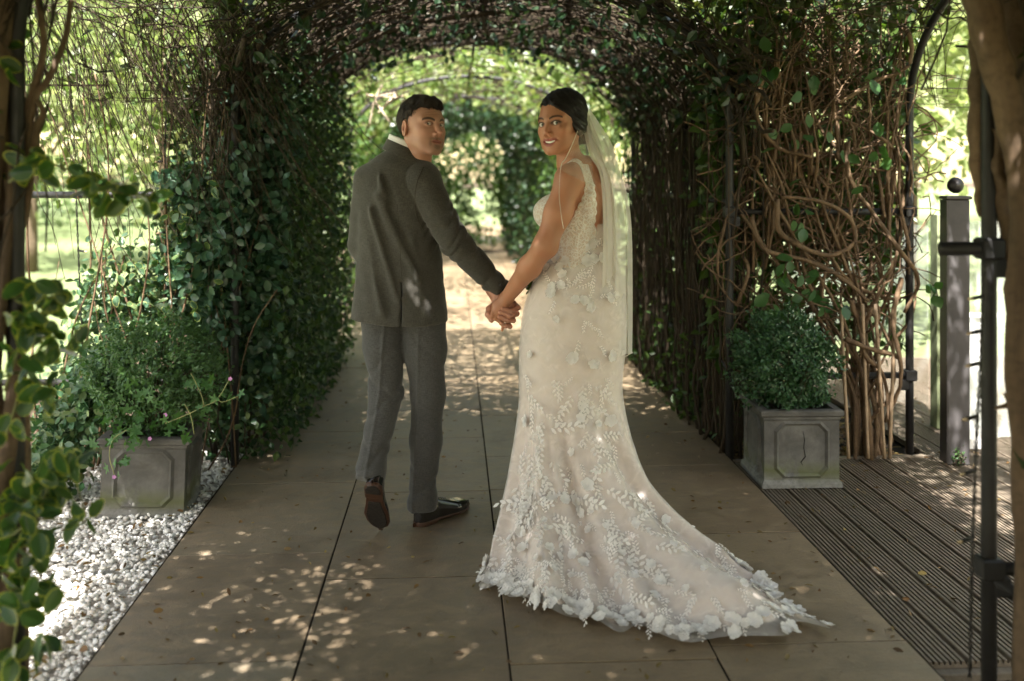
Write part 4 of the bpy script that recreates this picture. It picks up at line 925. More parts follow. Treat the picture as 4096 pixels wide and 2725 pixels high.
def vnoise(P, f, seed=0):            # cheap smooth pseudo-noise from sines
    r = np.random.default_rng(seed); o = 0
    for _ in range(6):
        k = r.normal(size=3) * f; o = o + np.sin(P @ k + r.uniform(0, 6.28))
    return o / 6 ** .5
def comb(fn, P0, field, steps, length, r0, lift=.001):   # hair strands that follow a surface
    P = P0.astype(np.float32); out = [P]; st = (length / steps)
    for k in range(steps):
        g = np.stack([fn(P + np.eye(3, dtype=np.float32)[a] * .004) - fn(P - np.eye(3, dtype=np.float32)[a] * .004) for a in range(3)], -1); n = unit(g)
        d = field(P); d = unit(d - (d * n).sum(-1, keepdims=True) * n); P = (P + d * st).astype(np.float32)
        P = (P - n * (fn(P) - lift * (1 + k * .15))[:, None].clip(-.01, .01)).astype(np.float32); out.append(P)
    Q = np.stack(out, 1); return tube_batch(Q, (r0 * np.linspace(1, .35, steps + 1))[None], 3)
def hair_mat(name, c0, c1, c2, rough=.42):
    b = NB(name); r = b.rand(); b.col(b.ramp(r, [(.0, c0), (.55, c1), (1., c2)])); b.set(Roughness=rough); b.b.inputs['Specular IOR Level'].default_value = .35; return b.m
def rotz(a): c, s = math.cos(a), math.sin(a); return np.array(((c, -s, 0), (s, c, 0), (0, 0, 1)))
def rotx(a): c, s = math.cos(a), math.sin(a); return np.array(((1, 0, 0), (0, c, -s), (0, s, c)))
def roty(a): c, s = math.cos(a), math.sin(a); return np.array(((c, 0, s), (0, 1, 0), (-s, 0, c)))

# ---- a head that looks along -Y, origin midway between the eyes' level and the skull, metres
def head_sdf(P, f=0.0, smile=0.0):   # f = 1 for the woman's softer, smaller features
    A = P.copy(); A[:, 0] = np.abs(A[:, 0]); e = sd_ell
    d = e(P, (0, .018, .032), (.0755 - .002 * f, .097, .086))
    d = smin(d, e(P, (0, -.022, .0), (.067 - .003 * f, .072, .085)), .03)
    d = smin(d, e(P, (0, -.030, -.060), (.055 - .006 * f, .060, .050)), .03)
    d = smin(d, sd_cap(A, (.055 - .005 * f, .012, -.052), (.018, -.074, -.102), .014 - .002 * f, .014), .028)
    d = smin(d, e(P, (0, -.080, -.103 + .004 * f), (.024 - .004 * f, .018, .016)), .018)
    d = smin(d, e(A, (.042, -.058, -.026), (.022, .022, .018)), .024)
    d = smin(d, e(A, (.030, -.052, -.068), (.028 - .003 * f, .030, .034)), .024)
    d = smin(d, sd_cap(A, (0, -.086, .016), (.048, -.064, .020), .012 - .003 * f, .009), .016)
    # eye sockets, then lids round the eyeballs
    d = smax(d, -e(A, (.032, -.104, .001), (.022, .020, .013 + .001 * f)), .012)
    lid = e(A, (.032, -.0765, .0), (.0165, .0155, .0135))
    d = smin(d, lid, .006)
    # nose
    n = sd_cap(P, (0, -.086, .010), (0, -.113 + .006 * f, -.034 + .003 * f), .0075 - .001 * f, .0115 - .0025 * f)
    n = smin(n, e(A, (.0125 - .0015 * f, -.102 + .003 * f, -.040), (.0085, .010, .0075)), .006)
    d = smin(d, n, .010)
    d = smax(d, -e(A, (.0065, -.108 + .004 * f, -.0475), (.0038, .006, .004)), .003)
    # mouth, in a frame that bends with the smile
    mz = -.0695; mw = .023 + .0055 * smile; M3 = P.copy(); M3[:, 2] = P[:, 2] - .0085 * smile * np.clip(A[:, 0] / mw, 0, 1.15) ** 2; M3[:, 1] = P[:, 1] - 16 * np.minimum(A[:, 0], .03) ** 2
    d = smin(d, e(P, (0, -.074, mz - .002), (.030, .0165, .024)), .020)
    op = .0040 * smile
    up = e(M3, (0, -.0905, mz + .0045 + op * .6), (mw, .0058, .0046)); lo_ = e(M3, (0, -.0895, mz - .0062 - op), (mw * .88, .0062, .0056 + .0004 * f))
    d = smin(d, smin(up, lo_, .0015), .0035)
    d = smax(d, -e(M3, (0, -.098, mz - .0006), (mw * .96, .014 + .004 * smile, .0011 + op)), .0018)
    d = smax(d, -e(P, (0, -.0955, -.0555), (.0028, .004, .008)), .004)
    if smile > .5: d = smax(d, -sd_cap(A, (.022, -.100, -.044), (.034, -.085, -.062), .0004), .012)
    # ears
    M = np.array(((.93, .32, 0), (-.32, .93, 0), (0, 0, 1))).T
    ear = sd_rell(A, (.079, .014, -.012), (.0085, .020 - .002 * f, .033 - .003 * f), M)
    ear = smax(ear, -sd_rell(A, (.0865, .006, -.007), (.007, .0095, .019), M), .005)
    d = smin(d, ear, .006)
    # neck
    d = smin(d, sd_cap(P, (0, .022, -.05), (0, .040, -.20), .056 - .011 * f, .060 - .013 * f), .028)
    # lid opening
    d = smax(d, -sd_ell(A, (.0325, -.0935, .0002), (.0138 + .0008 * f, .0128, .0061 + .0009 * f)), .0015)
    return d
def head_colour(V, skin, lip, brow, f=0.0, smile=0.0, stubble=0.0, makeup=0.0):
    A = V.copy(); A[:, 0] = np.abs(A[:, 0]); n = len(V)
    C = np.tile(np.asarray(skin, float), (n, 1))
    red = .55 * gauss(A, (.045, -.07, -.045), (.03, .04, .025)) + .5 * gauss(V, (0, -.115, -.036), (.018, .02, .016)) + .6 * gauss(A, (.083, .014, -.012), (.02, .03, .04))
    C *= 1 - red[:, None] * np.array((-.02, .13, .14))
    mz = -.0695; lift = .009 * smile
    zl = mz + .0085 * smile * np.clip(A[:, 0] / .027, 0, 1.1) ** 2
    lm = np.clip(1.2 - np.sqrt((A[:, 0] / (.0225 + .0055 * smile)) ** 2 + ((V[:, 2] - zl + .0012) / (.0078 + .0025 * f + .004 * smile)) ** 2), 0, .2) / .2 * (V[:, 1] < -.070)
    C += (np.asarray(lip) - C) * (lm * .85)[:, None]
    bz = .0215 + .004 * f - .0045 * ((A[:, 0] - .036) / .018) ** 2
    bm = np.exp(-((V[:, 2] - bz) / (.0050 - .0008 * f)) ** 4) * ((A[:, 0] > .012) & (A[:, 0] < .057) & (V[:, 1] < -.035))
    C += (np.asarray(brow) - C) * (bm * .94)[:, None]
    if stubble:
        sm = np.clip(gauss(V, (0, -.095, -.0575), (.030, .05, .0075)) * 1.25 + gauss(A, (.029, -.085, -.075), (.006, .03, .014)) * .9 + gauss(V, (0, -.09, -.088), (.014, .04, .009)) * .8 + gauss(V, (0, -.08, -.098), (.045, .06, .026)) * .75 + .4 * gauss(A, (.05, -.02, -.07), (.03, .06, .03)), 0, 1) * (1 - lm)
        C += (np.asarray((.085, .06, .045)) - C) * (sm * stubble)[:, None]
    if makeup:
        em = gauss(A, (.0335, -.086, .002), (.0175, .02, .0082))
        C += (np.asarray((.022, .014, .012)) - C) * np.clip(em * makeup, 0, .93)[:, None]
    e2 = np.sqrt(((A[:, 0] - .0325) / (.0148 + .001 * f)) ** 2 + ((V[:, 2] - .0008) / (.0070 + .001 * f)) ** 2); liner = np.exp(-((e2 - 1) / .24) ** 2) * (V[:, 1] < -.06) * np.where(V[:, 2] > -.001, 1.0, .45) * (.55 + .45 * makeup)
    C += (np.asarray((.018, .012, .010)) - C) * np.clip(liner, 0, .92)[:, None]
    ring = gauss(A, (.0325, -.088, .001), (.0155, .02, .0066)); C *= (1 - .35 * ring)[:, None]
    return np.clip(C, .004, 1)
def skin_mat(name, sss=.12, rough=.48):
    b = NB(name); a = b.n('ShaderNodeVertexColor', layer_name='Col').outputs[0]
    nz = b.noise(120, 4, .6, b.pos()); n2 = b.noise(22, 3, .6, b.pos())
    c = b.mix(b.ramp(n2, [(.35, 0.), (.7, .35)]), a, b.mix(1.0, a, (1.08, .86, .80), 'MULTIPLY'))
    b.col(c); b.set(Roughness=rough); b.b.inputs['Subsurface Weight'].default_value = sss
    b.b.inputs['Subsurface Radius'].default_value = (.010, .004, .002); b.b.inputs['Subsurface Scale'].default_value = .12
    b.b.inputs['Specular IOR Level'].default_value = .4; b.bump(nz, .12, .002); return b.m
def eye_mesh(name, gaze, mat, r=.0124):
    nu, nv = 20, 24; g = unit(np.asarray(gaze, float)[None])[0]
    up = np.array((0, 0, 1.)); s = unit(np.cross(up, g)[None])[0]; u = np.cross(g, s)
    V = [g * r]; C = [0]
    for i in range(1, nu):
        th = math.pi * i / nu
        for j in range(nv):
            ph = 2 * math.pi * j / nv; V.append((g * math.cos(th) + (s * math.cos(ph) + u * math.sin(ph)) * math.sin(th)) * r); C.append(th)
    V.append(-g * r); C.append(math.pi); F3 = [(0, 1 + j, 1 + (j + 1) % nv) for j in range(nv)]; F4 = []
    for i in range(nu - 2):
        for j in range(nv): a = 1 + i * nv; F4.append((a + j, a + nv + j, a + nv + (j + 1) % nv, a + (j + 1) % nv))
    last = 1 + (nu - 2) * nv; F3 += [(last + j, len(V) - 1, last + (j + 1) % nv) for j in range(nv)]
    me = npmesh(name, V, [np.array(F3), np.array(F4)], mat); fattr(me, 'th', C); return me
b = NB('eye'); a = b.n('ShaderNodeAttribute', attribute_name='th').outputs['Fac']; a = b.math('DIVIDE', a, 1.6)
b.col(b.ramp(a, [(.0, (.004, .004, .004)), (.105, (.004, .004, .004)), (.12, (.14, .17, .14)), (.27, (.09, .11, .085)), (.30, (.02, .02, .018)), (.34, (.62, .58, .54)), (1., (.6, .5, .46))])); b.set(Roughness=.08)
M_EYE = b.m
def fabric_mat(name, c0, c1, scale=420, rough=.85, sheen=.2):
    b = NB(name); p = b.coord('Object')
    wv = b.n('ShaderNodeTexWave'); wv.inputs['Scale'].default_value = scale * .5; wv.inputs['Distortion'].default_value = 1.2; b.l(p, wv.inputs['Vector'])
    n1 = b.noise(scale, 3, .7, b.coord('Object', (1, 1, .22))); n2 = b.noise(scale * .9, 3, .7, b.coord('Object', (.2, .2, 1.4))); n3 = b.noise(6, 3, .5, p)
    f = b.math('MULTIPLY', b.math('ADD', n1, n2), .5)
    c = b.mix(b.ramp(f, [(.38, 0.), (.62, 1.)]), c0, c1); c = b.mix(b.ramp(n3, [(.4, 0.), (.7, .25)]), c, c0)
    b.col(c); b.set(Roughness=rough); b.b.inputs['Sheen Weight'].default_value = sheen; b.b.inputs['Specular IOR Level'].default_value = .2
    b.bump(f, .25, .0015); return b.m
# ================================================================== PERSON IN THE GREY SUIT
GS = K * 4.0 / F_PX
def gl(vx, vy, y=0.0):               # photo -> his own frame (x right, y away, z up)
    s = K * (4.0 + y) / F_PX
    return np.array(((vx * K - 2048) / F_PX * (4.0 + y) - (930 * K - 2048) / F_PX * 4.0, y, H_CAM - (vy - 399 + .2) * s))
go = cam2world((930 * K - 2048) / F_PX * 4.0, 4.0, 0)
groom = thing('person', 'man in a grey suit and black shoes walking away and looking back over his shoulder', 'person', tuple(go), -YAW)
M_SUIT = fabric_mat('grey_suit', (.037, .035, .029), (.078, .073, .062), 360); M_SUITL = fabric_mat('grey_trouser', (.040, .039, .037), (.082, .080, .077), 360)
M_SKIN_G = skin_mat('man_skin'); M_SHIRT = plain('white_shirt', (.78, .77, .76), .7, .3, var=.05)
# --- head, neck
HG = gl(972, 292, -.02); RG = rotz(math.radians(43)) @ rotx(math.radians(-4)) @ roty(math.radians(4))
def g2l(P, o, R): return (P - np.asarray(o, np.float32)) @ R.astype(np.float32)
SKG = (.47, .255, .178)
def f_head(P): return head_sdf(P, 0.0, 0.12)
V, F = sdf_mesh(f_head, (-.105, -.13, -.20), (.105, .135, .14), .0021); V = relax(V, F, 1, .35)
C = head_colour(V, SKG, (.34, .12, .095), (.035, .022, .014), 0, .12, .6)
# forehead lines
for k, zz in enumerate((.040, .049, .058)):
    m_ = np.exp(-((V[:, 2] - zz - .003 * np.sin(V[:, 0] * 60 + k)) / .0013) ** 2) * (np.abs(V[:, 0]) < .042) * (V[:, 1] < -.05); V[:, 1] += .0012 * m_; C *= (1 - .22 * m_)[:, None]
nw = V[:, 2] < -.13; Vh = V @ RG.T + HG
BM = Mix(); BM.add(Vh, F); BC = [C]
# --- right hand (holds hers)
def hp(cx, cy, y): return gl((1850 + cx / 3.92) / K, (1000 + cy / 3.92) / K, y)
HY = -.11
def f_ghand(P):
    d = sd_chain(P, [hp(470, 620, HY + .05), hp(600, 790, HY + .045), hp(690, 900, HY + .04)], [.029, .030, .034], .02)
    d = smin(d, sd_ell(P, hp(700, 960, HY + .042), (.040, .020, .044)), .02)
    fing = (((800, 830, HY + .03), (868, 905, HY + .002), (760, 965, HY - .027), (630, 925, HY - .036), (.0108, .0105, .0095, .0082)),
            ((780, 930, HY + .03), (850, 1000, HY + .0), (740, 1030, HY - .030), (590, 975, HY - .038), (.011, .0108, .0098, .0084)),
            ((740, 1030, HY + .028), (795, 1105, HY - .002), (700, 1105, HY - .030), (580, 1055, HY - .036), (.0106, .0104, .0094, .0082)),
            ((690, 1110, HY + .026), (745, 1200, HY + .0), (680, 1195, HY - .022), (600, 1155, HY - .028), (.0094, .0092, .0084, .0074)))
    f = None
    for a, b_, c, t, r in fing:
        e = sd_chain(P, [hp(*a), hp(*b_), hp(*c), hp(*t)], r, .005); f = e if f is None else smin(f, e, .0018)
    th = sd_chain(P, [hp(560, 830, HY + .03), hp(425, 930, HY + .012), hp(405, 1010, HY - .004), hp(455, 1105, HY - .012)], (.019, .0135, .012, .0098), .008)
    d = smin(d, f, .005); return smin(d, th, .010)
c0 = hp(640, 950, HY)
V, F = sdf_mesh(f_ghand, c0 - np.array((.095, .09, .11)), c0 + np.array((.095, .11, .13)), .0022); V = relax(V, F, 1, .3)
BM.add(V, F); Ch = np.tile(np.array(SKG) * np.array((1.02, .93, .92)), (len(V), 1)); Ch *= (1 + .10 * vnoise(V, 160, 3))[:, None]; BC.append(Ch)
# torso and limbs under the clothes
def f_gcore(P):
    d = sd_cap(P, (-.01, .02, 1.47), (0, .03, .9), .05, .05)
    d = smin(d, sd_chain(P, [(-.12, .01, 1.40), (-.165, .04, 1.14), (-.11, .2, .97)], (.035, .032, .028)), .03)
    d = smin(d, sd_chain(P, [(.06, -.02, 1.39), gl(1045, 560, -.1), hp(470, 620, HY + .05)], (.035, .032, .026)), .03)
    d = smin(d, sd_chain(P, [(-.08, 0, .85), gl(888, 905, -.02), gl(856, 1040, -.15)], (.06, .045, .03)), .03)
    return smin(d, sd_chain(P, [(.08, 0, .85), gl(985, 905, 0), gl(974, 1090, 0)], (.06, .045, .03)), .03)
V, F = sdf_mesh(f_gcore, (-.3, -.35, .05), (.46, .35, 1.6), .014); BM.add(V, F); BC.append(np.tile(SKG, (len(V), 1)))
me = BM.mesh('body', M_SKIN_G); cattr(me, 'Col', np.concatenate(BC)); obj('body', me, groom)
for sx in (-1, 1):
    me = eye_mesh('eye', (RG.T @ np.array((-.08, -1, -.05))), M_EYE); o = obj('eye', me, groom)
    o.matrix_local = Matrix.Translation(Vector(RG @ np.array((sx * .032, -.0768, 0)) + HG)) @ Matrix(RG).to_4x4()
# --- hair
M_HAIR_G = NB('brown_hair'); b = M_HAIR_G; p = b.coord('Object'); hn = b.noise(170, 4, .7, b.coord('Object', (1, 1, .3)), .4)
sz = b.n('ShaderNodeSeparateXYZ'); b.l(p, sz.inputs[0])
hc = b.ramp(hn, [(.35, (.010, .007, .005)), (.7, (.045, .029, .018))]); b.col(hc); b.set(Roughness=.5); b.bump(hn, .9, .004); M_HAIR_G = b.m
def f_ghair(P):
    A = P.copy(); A[:, 0] = np.abs(A[:, 0])
    d = sd_ell(P, (0, .020, .036), (.0815, .104, .0925))
    d = smin(d, sd_ell(P, (.006, -.048, .084), (.050, .036, .024)), .03)          # raised front
    front = (P[:, 1] + .064) + .55 * np.maximum(P[:, 2] - .075, -.02) * -1.0
    hl = .060 - .35 * np.clip(A[:, 0] - .045, 0, 1)                                   # hairline height at the forehead
    cutf = np.where(P[:, 1] < -.025, (hl - P[:, 2]), -1.0)
    side = np.where((P[:, 1] >= -.025) & (P[:, 1] < .012), (-.020 - P[:, 2]) + 1.3 * np.maximum(-(P[:, 1] - .005), 0), -1.0)
    back = np.where(P[:, 1] >= .012, (-.012 - .95 * (P[:, 1] - .012)).clip(-.088, 1) - P[:, 2], -1.0)
    cut = np.maximum(np.maximum(cutf, side), back)
    d = d + .0022 * vnoise(P * np.array((1, 1, .45), np.float32), 150, 5) + .002 * vnoise(P, 70, 8)
    d = d + .010 * np.exp(np.clip(cut, -.2, 0) / .009)
    d = np.maximum(d, cut * .8)
    M = np.array(((.93, .32, 0), (-.32, .93, 0), (0, 0, 1))).T
    return smax(d, -sd_rell(A, (.079, .012, -.010), (.012, .0215, .036), M), .004)
V, F = sdf_mesh(f_ghair, (-.105, -.13, -.11), (.105, .14, .15), .0024)
me = npmesh('hair', V, F, M_HAIR_G); o = obj('hair', me, groom); o.matrix_local = Matrix.Translation(Vector(HG)) @ Matrix(RG).to_4x4()
# combed strands over the hair and a soft fringe
M_STR_G = hair_mat('brown_hair_strand', (.012, .008, .006), (.03, .02, .013), (.075, .05, .032))
GM = Matrix.Translation(Vector(HG)) @ Matrix(RG).to_4x4(); q = np.linspace(0, 1, 3)[None, :, None]
def gfield(P):
    top = np.clip((P[:, 2] - .05) / .05, 0, 1)[:, None]; j = rng.normal(0, .32, P.shape)
    return top * np.array((.25, -1, -.1)) + (1 - top) * np.array((0, -.25, -1.)) + j
pick = V[rng.integers(0, len(V), 5200)]; Vt, Ft = comb(f_ghair, pick, gfield, 4, rng.uniform(.012, .024, (5200, 1)), .00075, .0012)
so = obj('hair_strands', npmesh('hair_strands', Vt, Ft, M_STR_G), groom); so.matrix_local = GM; so['kind'] = 'stuff'
hl_ = V[(V[:, 1] < .0) & (V[:, 2] < .082) & (V[:, 2] > -.02)]; pick = hl_[rng.integers(0, len(hl_), 1500)]; nrm = unit(pick - np.array((0, .02, .03)))
dr = unit(nrm * .12 + np.array((.1, -.25, -.75)) + rng.normal(0, .28, nrm.shape)); Pp = pick[:, None] + nrm[:, None] * .001 + dr[:, None] * q * rng.uniform(.006, .015, (1500, 1, 1)); Vt, Ft = tube_batch(Pp, np.array((.0006, .0005, .0002))[None], 3)
so = obj('hair_fringe', npmesh('hair_fringe', Vt, Ft, M_STR_G), groom); so.matrix_local = Matrix.Translation(Vector(HG)) @ Matrix(RG).to_4x4(); so['kind'] = 'stuff'
# --- jacket
ty = np.array((330, 345, 360, 375, 395, 420, 460, 500, 560, 600, 650, 700, 745, 760.)); tl = np.array((908, 888, 866, 850, 838, 829, 822, 820, 822, 822, 817, 811, 807, 806.)); tr_ = np.array((948, 962, 975, 985, 995, 1000, 1003, 1003, 1013, 1018, 1022, 1027, 1032, 1033.))
tz = H_CAM - (ty - 399) * GS; ta = (tr_ - tl) * .5 * GS; tc = ((tr_ + tl) * .5 - 930) * GS; tb = np.array((.05, .065, .08, .092, .102, .112, .12, .122, .118, .114, .117, .123, .13, .13))
o_ = np.argsort(tz); tz, ta, tc, tb = tz[o_], ta[o_], tc[o_], tb[o_]
def body_of_jacket(P):
    z = P[:, 2]; a = np.interp(z, tz, ta); c = np.interp(z, tz, tc); bb = np.interp(z, tz, tb)
    x = (P[:, 0] - c) / a; y = (P[:, 1] - .005 - .02 * (1.2 - z)) / bb; r = (np.abs(x) ** 2.35 + np.abs(y) ** 2.35) ** (1 / 2.35)
    return (r - 1) * np.minimum(a, bb) * .9
HEMZ = H_CAM - (748 - 399) * GS
def fold(P, p, q, w, amp): return amp * np.exp(-(sd_cap(P, p, q, 0) / w) ** 2)
E1, E2 = gl(1047, 556, -.09), gl(1152, 668, HY + .055)
def f_jacket(P):
    d = body_of_jacket(P); top = P[:, 2] - (gl(0, 322)[2]); d = smax(d, top, .02)
    la = sd_chain(P, [(-.142, .0, 1.392), (-.175, .035, 1.13), (-.11, .21, .97)], (.062, .054, .045), .02)
    ra = sd_chain(P, [gl(972, 422, -.055), E1, E2], (.073, .060, .046), .03)
    rb = sd_ell(P, gl(968, 412, -.03), (.078, .085, .075))
    d = smin(d, la, .025); arm = smin(ra, rb, .03)
    seam = np.abs(d - arm)
    d = smin(d, arm, .022); d = d + .0035 * np.exp(-(seam / .006) ** 2) * (P[:, 2] < 1.46) * (P[:, 2] > 1.2)
    # cuff end
    ax = unit((E2 - E1)[None])[0].astype(np.float32); cut = (P - E2.astype(np.float32)) @ ax - .004
    d = np.where((P[:, 0] > .25), smax(d, cut, .004), d)
    # hem: lower at the middle, with a vent
    hz = HEMZ + .010 - .07 * np.maximum(P[:, 0] - .02, 0) * 0 + .09 * np.maximum(-P[:, 0] - .02, 0) + .02 * P[:, 1]
    d = np.where(P[:, 0] < .22, smax(d, hz - P[:, 2], .004), d)
    vent = np.abs(P[:, 0] - (.0 + .012 * (P[:, 2] - .9))) - .0022 - .03 * np.maximum(.90 - P[:, 2], 0); vd = np.maximum(vent, np.maximum(P[:, 2] - .99, P[:, 1] + .02)); d = smax(d, -vd, .003)
    # drag folds over the back
    FA = 1.15
    for a, b_, w, am in (((862, 372), (890, 470), .016, .013), ((870, 450), (960, 640), .020, .012), ((850, 480), (915, 690), .018, .011), ((840, 560), (880, 720), .02, .010), ((950, 560), (985, 720), .022, .010)):
        d = d - fold(P, gl(*a, -.12), gl(*b_, -.12), w, am * FA) * (P[:, 1] < .02) + fold(P, gl(a[0] + 14, a[1] + 4, -.12), gl(b_[0] + 18, b_[1], -.12), w * .8, am * FA) * (P[:, 1] < .02)
    for t, am in ((.22, .008), (.30, .009), (.44, .012), (.52, .012), (.62, .008), (.86, .009), (.95, .008)):      # sleeve creases
        full = [gl(972, 422, -.055), E1, E2]; t2 = t * 2; c = full[0] + (full[1] - full[0]) * min(t2, 1) if t < .5 else full[1] + (full[2] - full[1]) * (t2 - 1)
        s = ((P - c.astype(np.float32)) @ ax) + .35 * (P[:, 1] - c[1]) + .012 * np.sin(P[:, 0] * 60)
        d = d + am * np.exp(-(s / .011) ** 2) * np.exp(-(((P - c.astype(np.float32)) ** 2).sum(1)) / .09 ** 2) * (P[:, 0] > .06)
    return d + .0012 * vnoise(P, 22, 4) + .0006 * vnoise(P, 60, 9)
V, F = sdf_mesh(f_jacket, (-.29, -.27, .74), (.46, .34, 1.60), .005); V = relax(V, F, 1, .4); jk = obj('jacket', npmesh('jacket', V, F, M_SUIT), groom)
# centre back seam and armhole line, cuff buttons, collar
def on_back(vx, vy):                 # a point on the jacket's camera side
    p = gl(vx, vy, -.13); lo_, hi_ = -.35, .1
    for _ in range(26):
        mid = .5 * (lo_ + hi_); q = gl(vx, vy, mid)[None].astype(np.float32)
        if f_jacket(q)[0] > 0: lo_ = mid
        else: hi_ = mid
    return gl(vx, vy, lo_ - .0005)
M_SEAM = plain('seam_shadow', (.05, .045, .036), .9, .1)
q = np.array([on_back(a, bb) for a, bb in smooth_path([(914, 470, 0), (918, 520, 0), (922, 600, 0), (926, 650, 0)], 26)[:, :2]]); V, F = tube(q, .0007, 5); obj('back_seam', npmesh('back_seam', V, F, M_SEAM), jk)
q = np.array([on_back(a, bb) for a, bb in smooth_path([(975, 385, 0), (960, 420, 0), (955, 460, 0), (960, 500, 0), (975, 530, 0)], 24)[:, :2]]); V, F = tube(q, .0013, 5); obj('armhole_seam', npmesh('armhole_seam', V, F, M_SEAM), jk)
M_BTN = plain('black_button', (.012, .010, .010), .25, .6)
for (a, bb) in ((1146, 649), (1152, 656), (1158, 663)):
    c = on_back(a, bb); V, F = tube([c + np.array((0, .003, 0)), c - np.array((0, .002, 0)), c - np.array((0, .004, 0))], np.array((.0055, .0055, .003)), 10); obj('button', npmesh('button', V, F, M_BTN), jk)
NK = HG + RG @ np.array((0, .045, -.15)); 
def f_collar(P, h, r0, r1, th, z0, tilt):
    q = P - np.array((.008, .018, 0), np.float32); z = q[:, 2] - tilt * q[:, 0]
    r = np.sqrt((q[:, 0] / 1.0) ** 2 + (q[:, 1] / 1.05) ** 2); t = np.clip((z - z0) / h, 0, 1); rr = r0 + (r1 - r0) * t
    return smax(smax(np.abs(r - rr) - th, z - z0 - h, .004), z0 - z, .004)
V, F = sdf_mesh(lambda P: f_collar(P, .052, .079, .066, .0026, 1.500, -.42), (-.11, -.1, 1.42), (.13, .13, 1.62), .0028); obj('shirt_collar', npmesh('shirt_collar', V, F, M_SHIRT), groom)
V, F = sdf_mesh(lambda P: f_collar(P, .052, .095, .073, .004, 1.476, -.42), (-.14, -.13, 1.40), (.16, .16, 1.62), .003); obj('jacket_collar', npmesh('jacket_collar', V, F, M_SUIT), jk)
# --- trousers
LK, LA = gl(889, 905, -.03), gl(853, 1085, -.17); RK, RA = gl(985, 905, -.01), gl(972, 1150, 0); LX = LA + unit((LA - LK)[None])[0] * .06; RX = gl(971, 1190, 0)
def f_trou(P):
    l = sd_chain(P, [gl(880, 745, .01), gl(883, 800, 0), LK, LA, LX], (.086, .078, .0655, .053, .053), .03)
    r = sd_chain(P, [gl(975, 745, .01), gl(978, 800, 0), RK, gl(980, 1010, 0), RA, RX], (.09, .084, .066, .061, .055, .055), .03)
    ax = unit((LA - LK)[None])[0].astype(np.float32); l = smax(l, (P - LA.astype(np.float32)) @ ax - .034, .004)
    r = smax(r, gl(0, 1174)[2] - P[:, 2] - .10 * P[:, 1], .004)
    # pressed creases facing the camera, and cloth breaks over the knee and shoe
    l = l - .006 * np.exp(-((P[:, 0] - np.interp(P[:, 2], (LA[2], LK[2], .85), (LA[0] - .012, LK[0] - .02, LK[0]))) / .006) ** 2) * (P[:, 1] < LK[1])
    r = r - .005 * np.exp(-((P[:, 0] - np.interp(P[:, 2], (RA[2], RK[2], .85), (RA[0] - .035, RK[0] - .035, RK[0] - .03))) / .006) ** 2) * (P[:, 1] < 0)
    for zc, am, sl, xc in ((.52, .006, .9, LK[0]), (.56, .005, -.8, LK[0]), (.31, .006, .9, LA[0]), (.36, .004, -.6, LA[0]), (.16, .007, .6, RA[0]), (.21, .004, -.8, RA[0]), (.68, .004, 1.1, -.08), (.72, .004, -1.1, .1)):
        g = am * np.exp(-((P[:, 2] - zc - sl * (P[:, 0] - xc) - .008 * np.sin(P[:, 0] * 70)) / .014) ** 2)
        if xc < 0: l = l + g
        else: r = r + g
    d = smin(l, r, .018); d = smax(d, P[:, 2] - .90, .01)
    return d + .0012 * vnoise(P, 26, 6)
V, F = sdf_mesh(f_trou, (-.29, -.34, .06), (.24, .17, .95), .005); V = relax(V, F, 1, .4); obj('trousers', npmesh('trousers', V, F, M_SUITL), groom)
# --- shoes
M_SHOE = plain('black_leather', (.012, .010, .009), .16, .7, var=.2, scale=60); M_SOLE = plain('brown_sole', (.060, .028, .016), .5, .4, var=.25, scale=70); M_TREAD = plain('dark_sole', (.022, .018, .015), .8, .3, var=.5, scale=90)
sy = np.array((-.005, .0, .02, .06, .10, .15, .20, .25, .28, .298)); sw = np.array((.0, .018, .031, .033, .030, .036, .046, .043, .031, .006)); sx_ = np.array((0, 0, 0, 0, .002, .004, .004, .0, -.003, -.004))
def sole2(P, g=0.0): return (np.abs(P[:, 0] - np.interp(P[:, 1], sy, sx_)) - np.interp(P[:, 1], sy, sw) - g) * .9
def f_sole(P):
    hz = np.where(P[:, 1] < .085, .0, .008); return smax(smax(sole2(P, .003), np.maximum(P[:, 2] - .019, hz - P[:, 2]), .002), -1 + 0 * P[:, 0], .001)
def f_upper(P):
    top = np.interp(P[:, 1], (0, .03, .09, .14, .20, .27, .30), (.100, .098, .092, .078, .058, .046, .03))
    u = np.clip((P[:, 2] - .02) / (top - .014), 0, 1); wv = np.interp(P[:, 1], sy, sw) * np.sqrt(np.maximum(1 - u ** 2.6, 0.0)) * 1.0
    d = np.maximum((np.abs(P[:, 0] - np.interp(P[:, 1], sy, sx_)) - wv) * .8, np.maximum(P[:, 2] - top, .015 - P[:, 2]))
    d = d + .002 * np.exp(-((P[:, 1] - .215 + 3.5 * P[:, 0] ** 2) / .003) ** 2) + .0015 * np.exp(-((P[:, 1] - .1) / .003) ** 2)
    return d
Vs, Fs = sdf_mesh(f_sole, (-.06, -.02, -.01), (.06, .31, .05), .003); Vu, Fu = sdf_mesh(f_upper, (-.06, -.02, .01), (.06, .31, .12), .003)
Vs, Vu = relax(Vs, Fs, 1, .4), relax(Vu, Fu, 2, .5)
def f_tread(P): return np.maximum(sole2(P, -.007), np.abs(P[:, 2] - .0065) - .004)
def f_heelpad(P): return np.maximum(np.maximum(sole2(P, -.002), P[:, 1] - .05), np.abs(P[:, 2] + .001) - .0025)
def f_ball(P): return np.maximum(np.maximum(sole2(P, -.008 - .0), .115 - P[:, 1]), np.abs(P[:, 2] - .0065) - .0028)
Vt1, Ft1 = sdf_mesh(f_heelpad, (-.06, -.02, -.01), (.06, .08, .01), .002); Vt2, Ft2 = sdf_mesh(f_ball, (-.06, .10, -.002), (.06, .31, .016), .002)
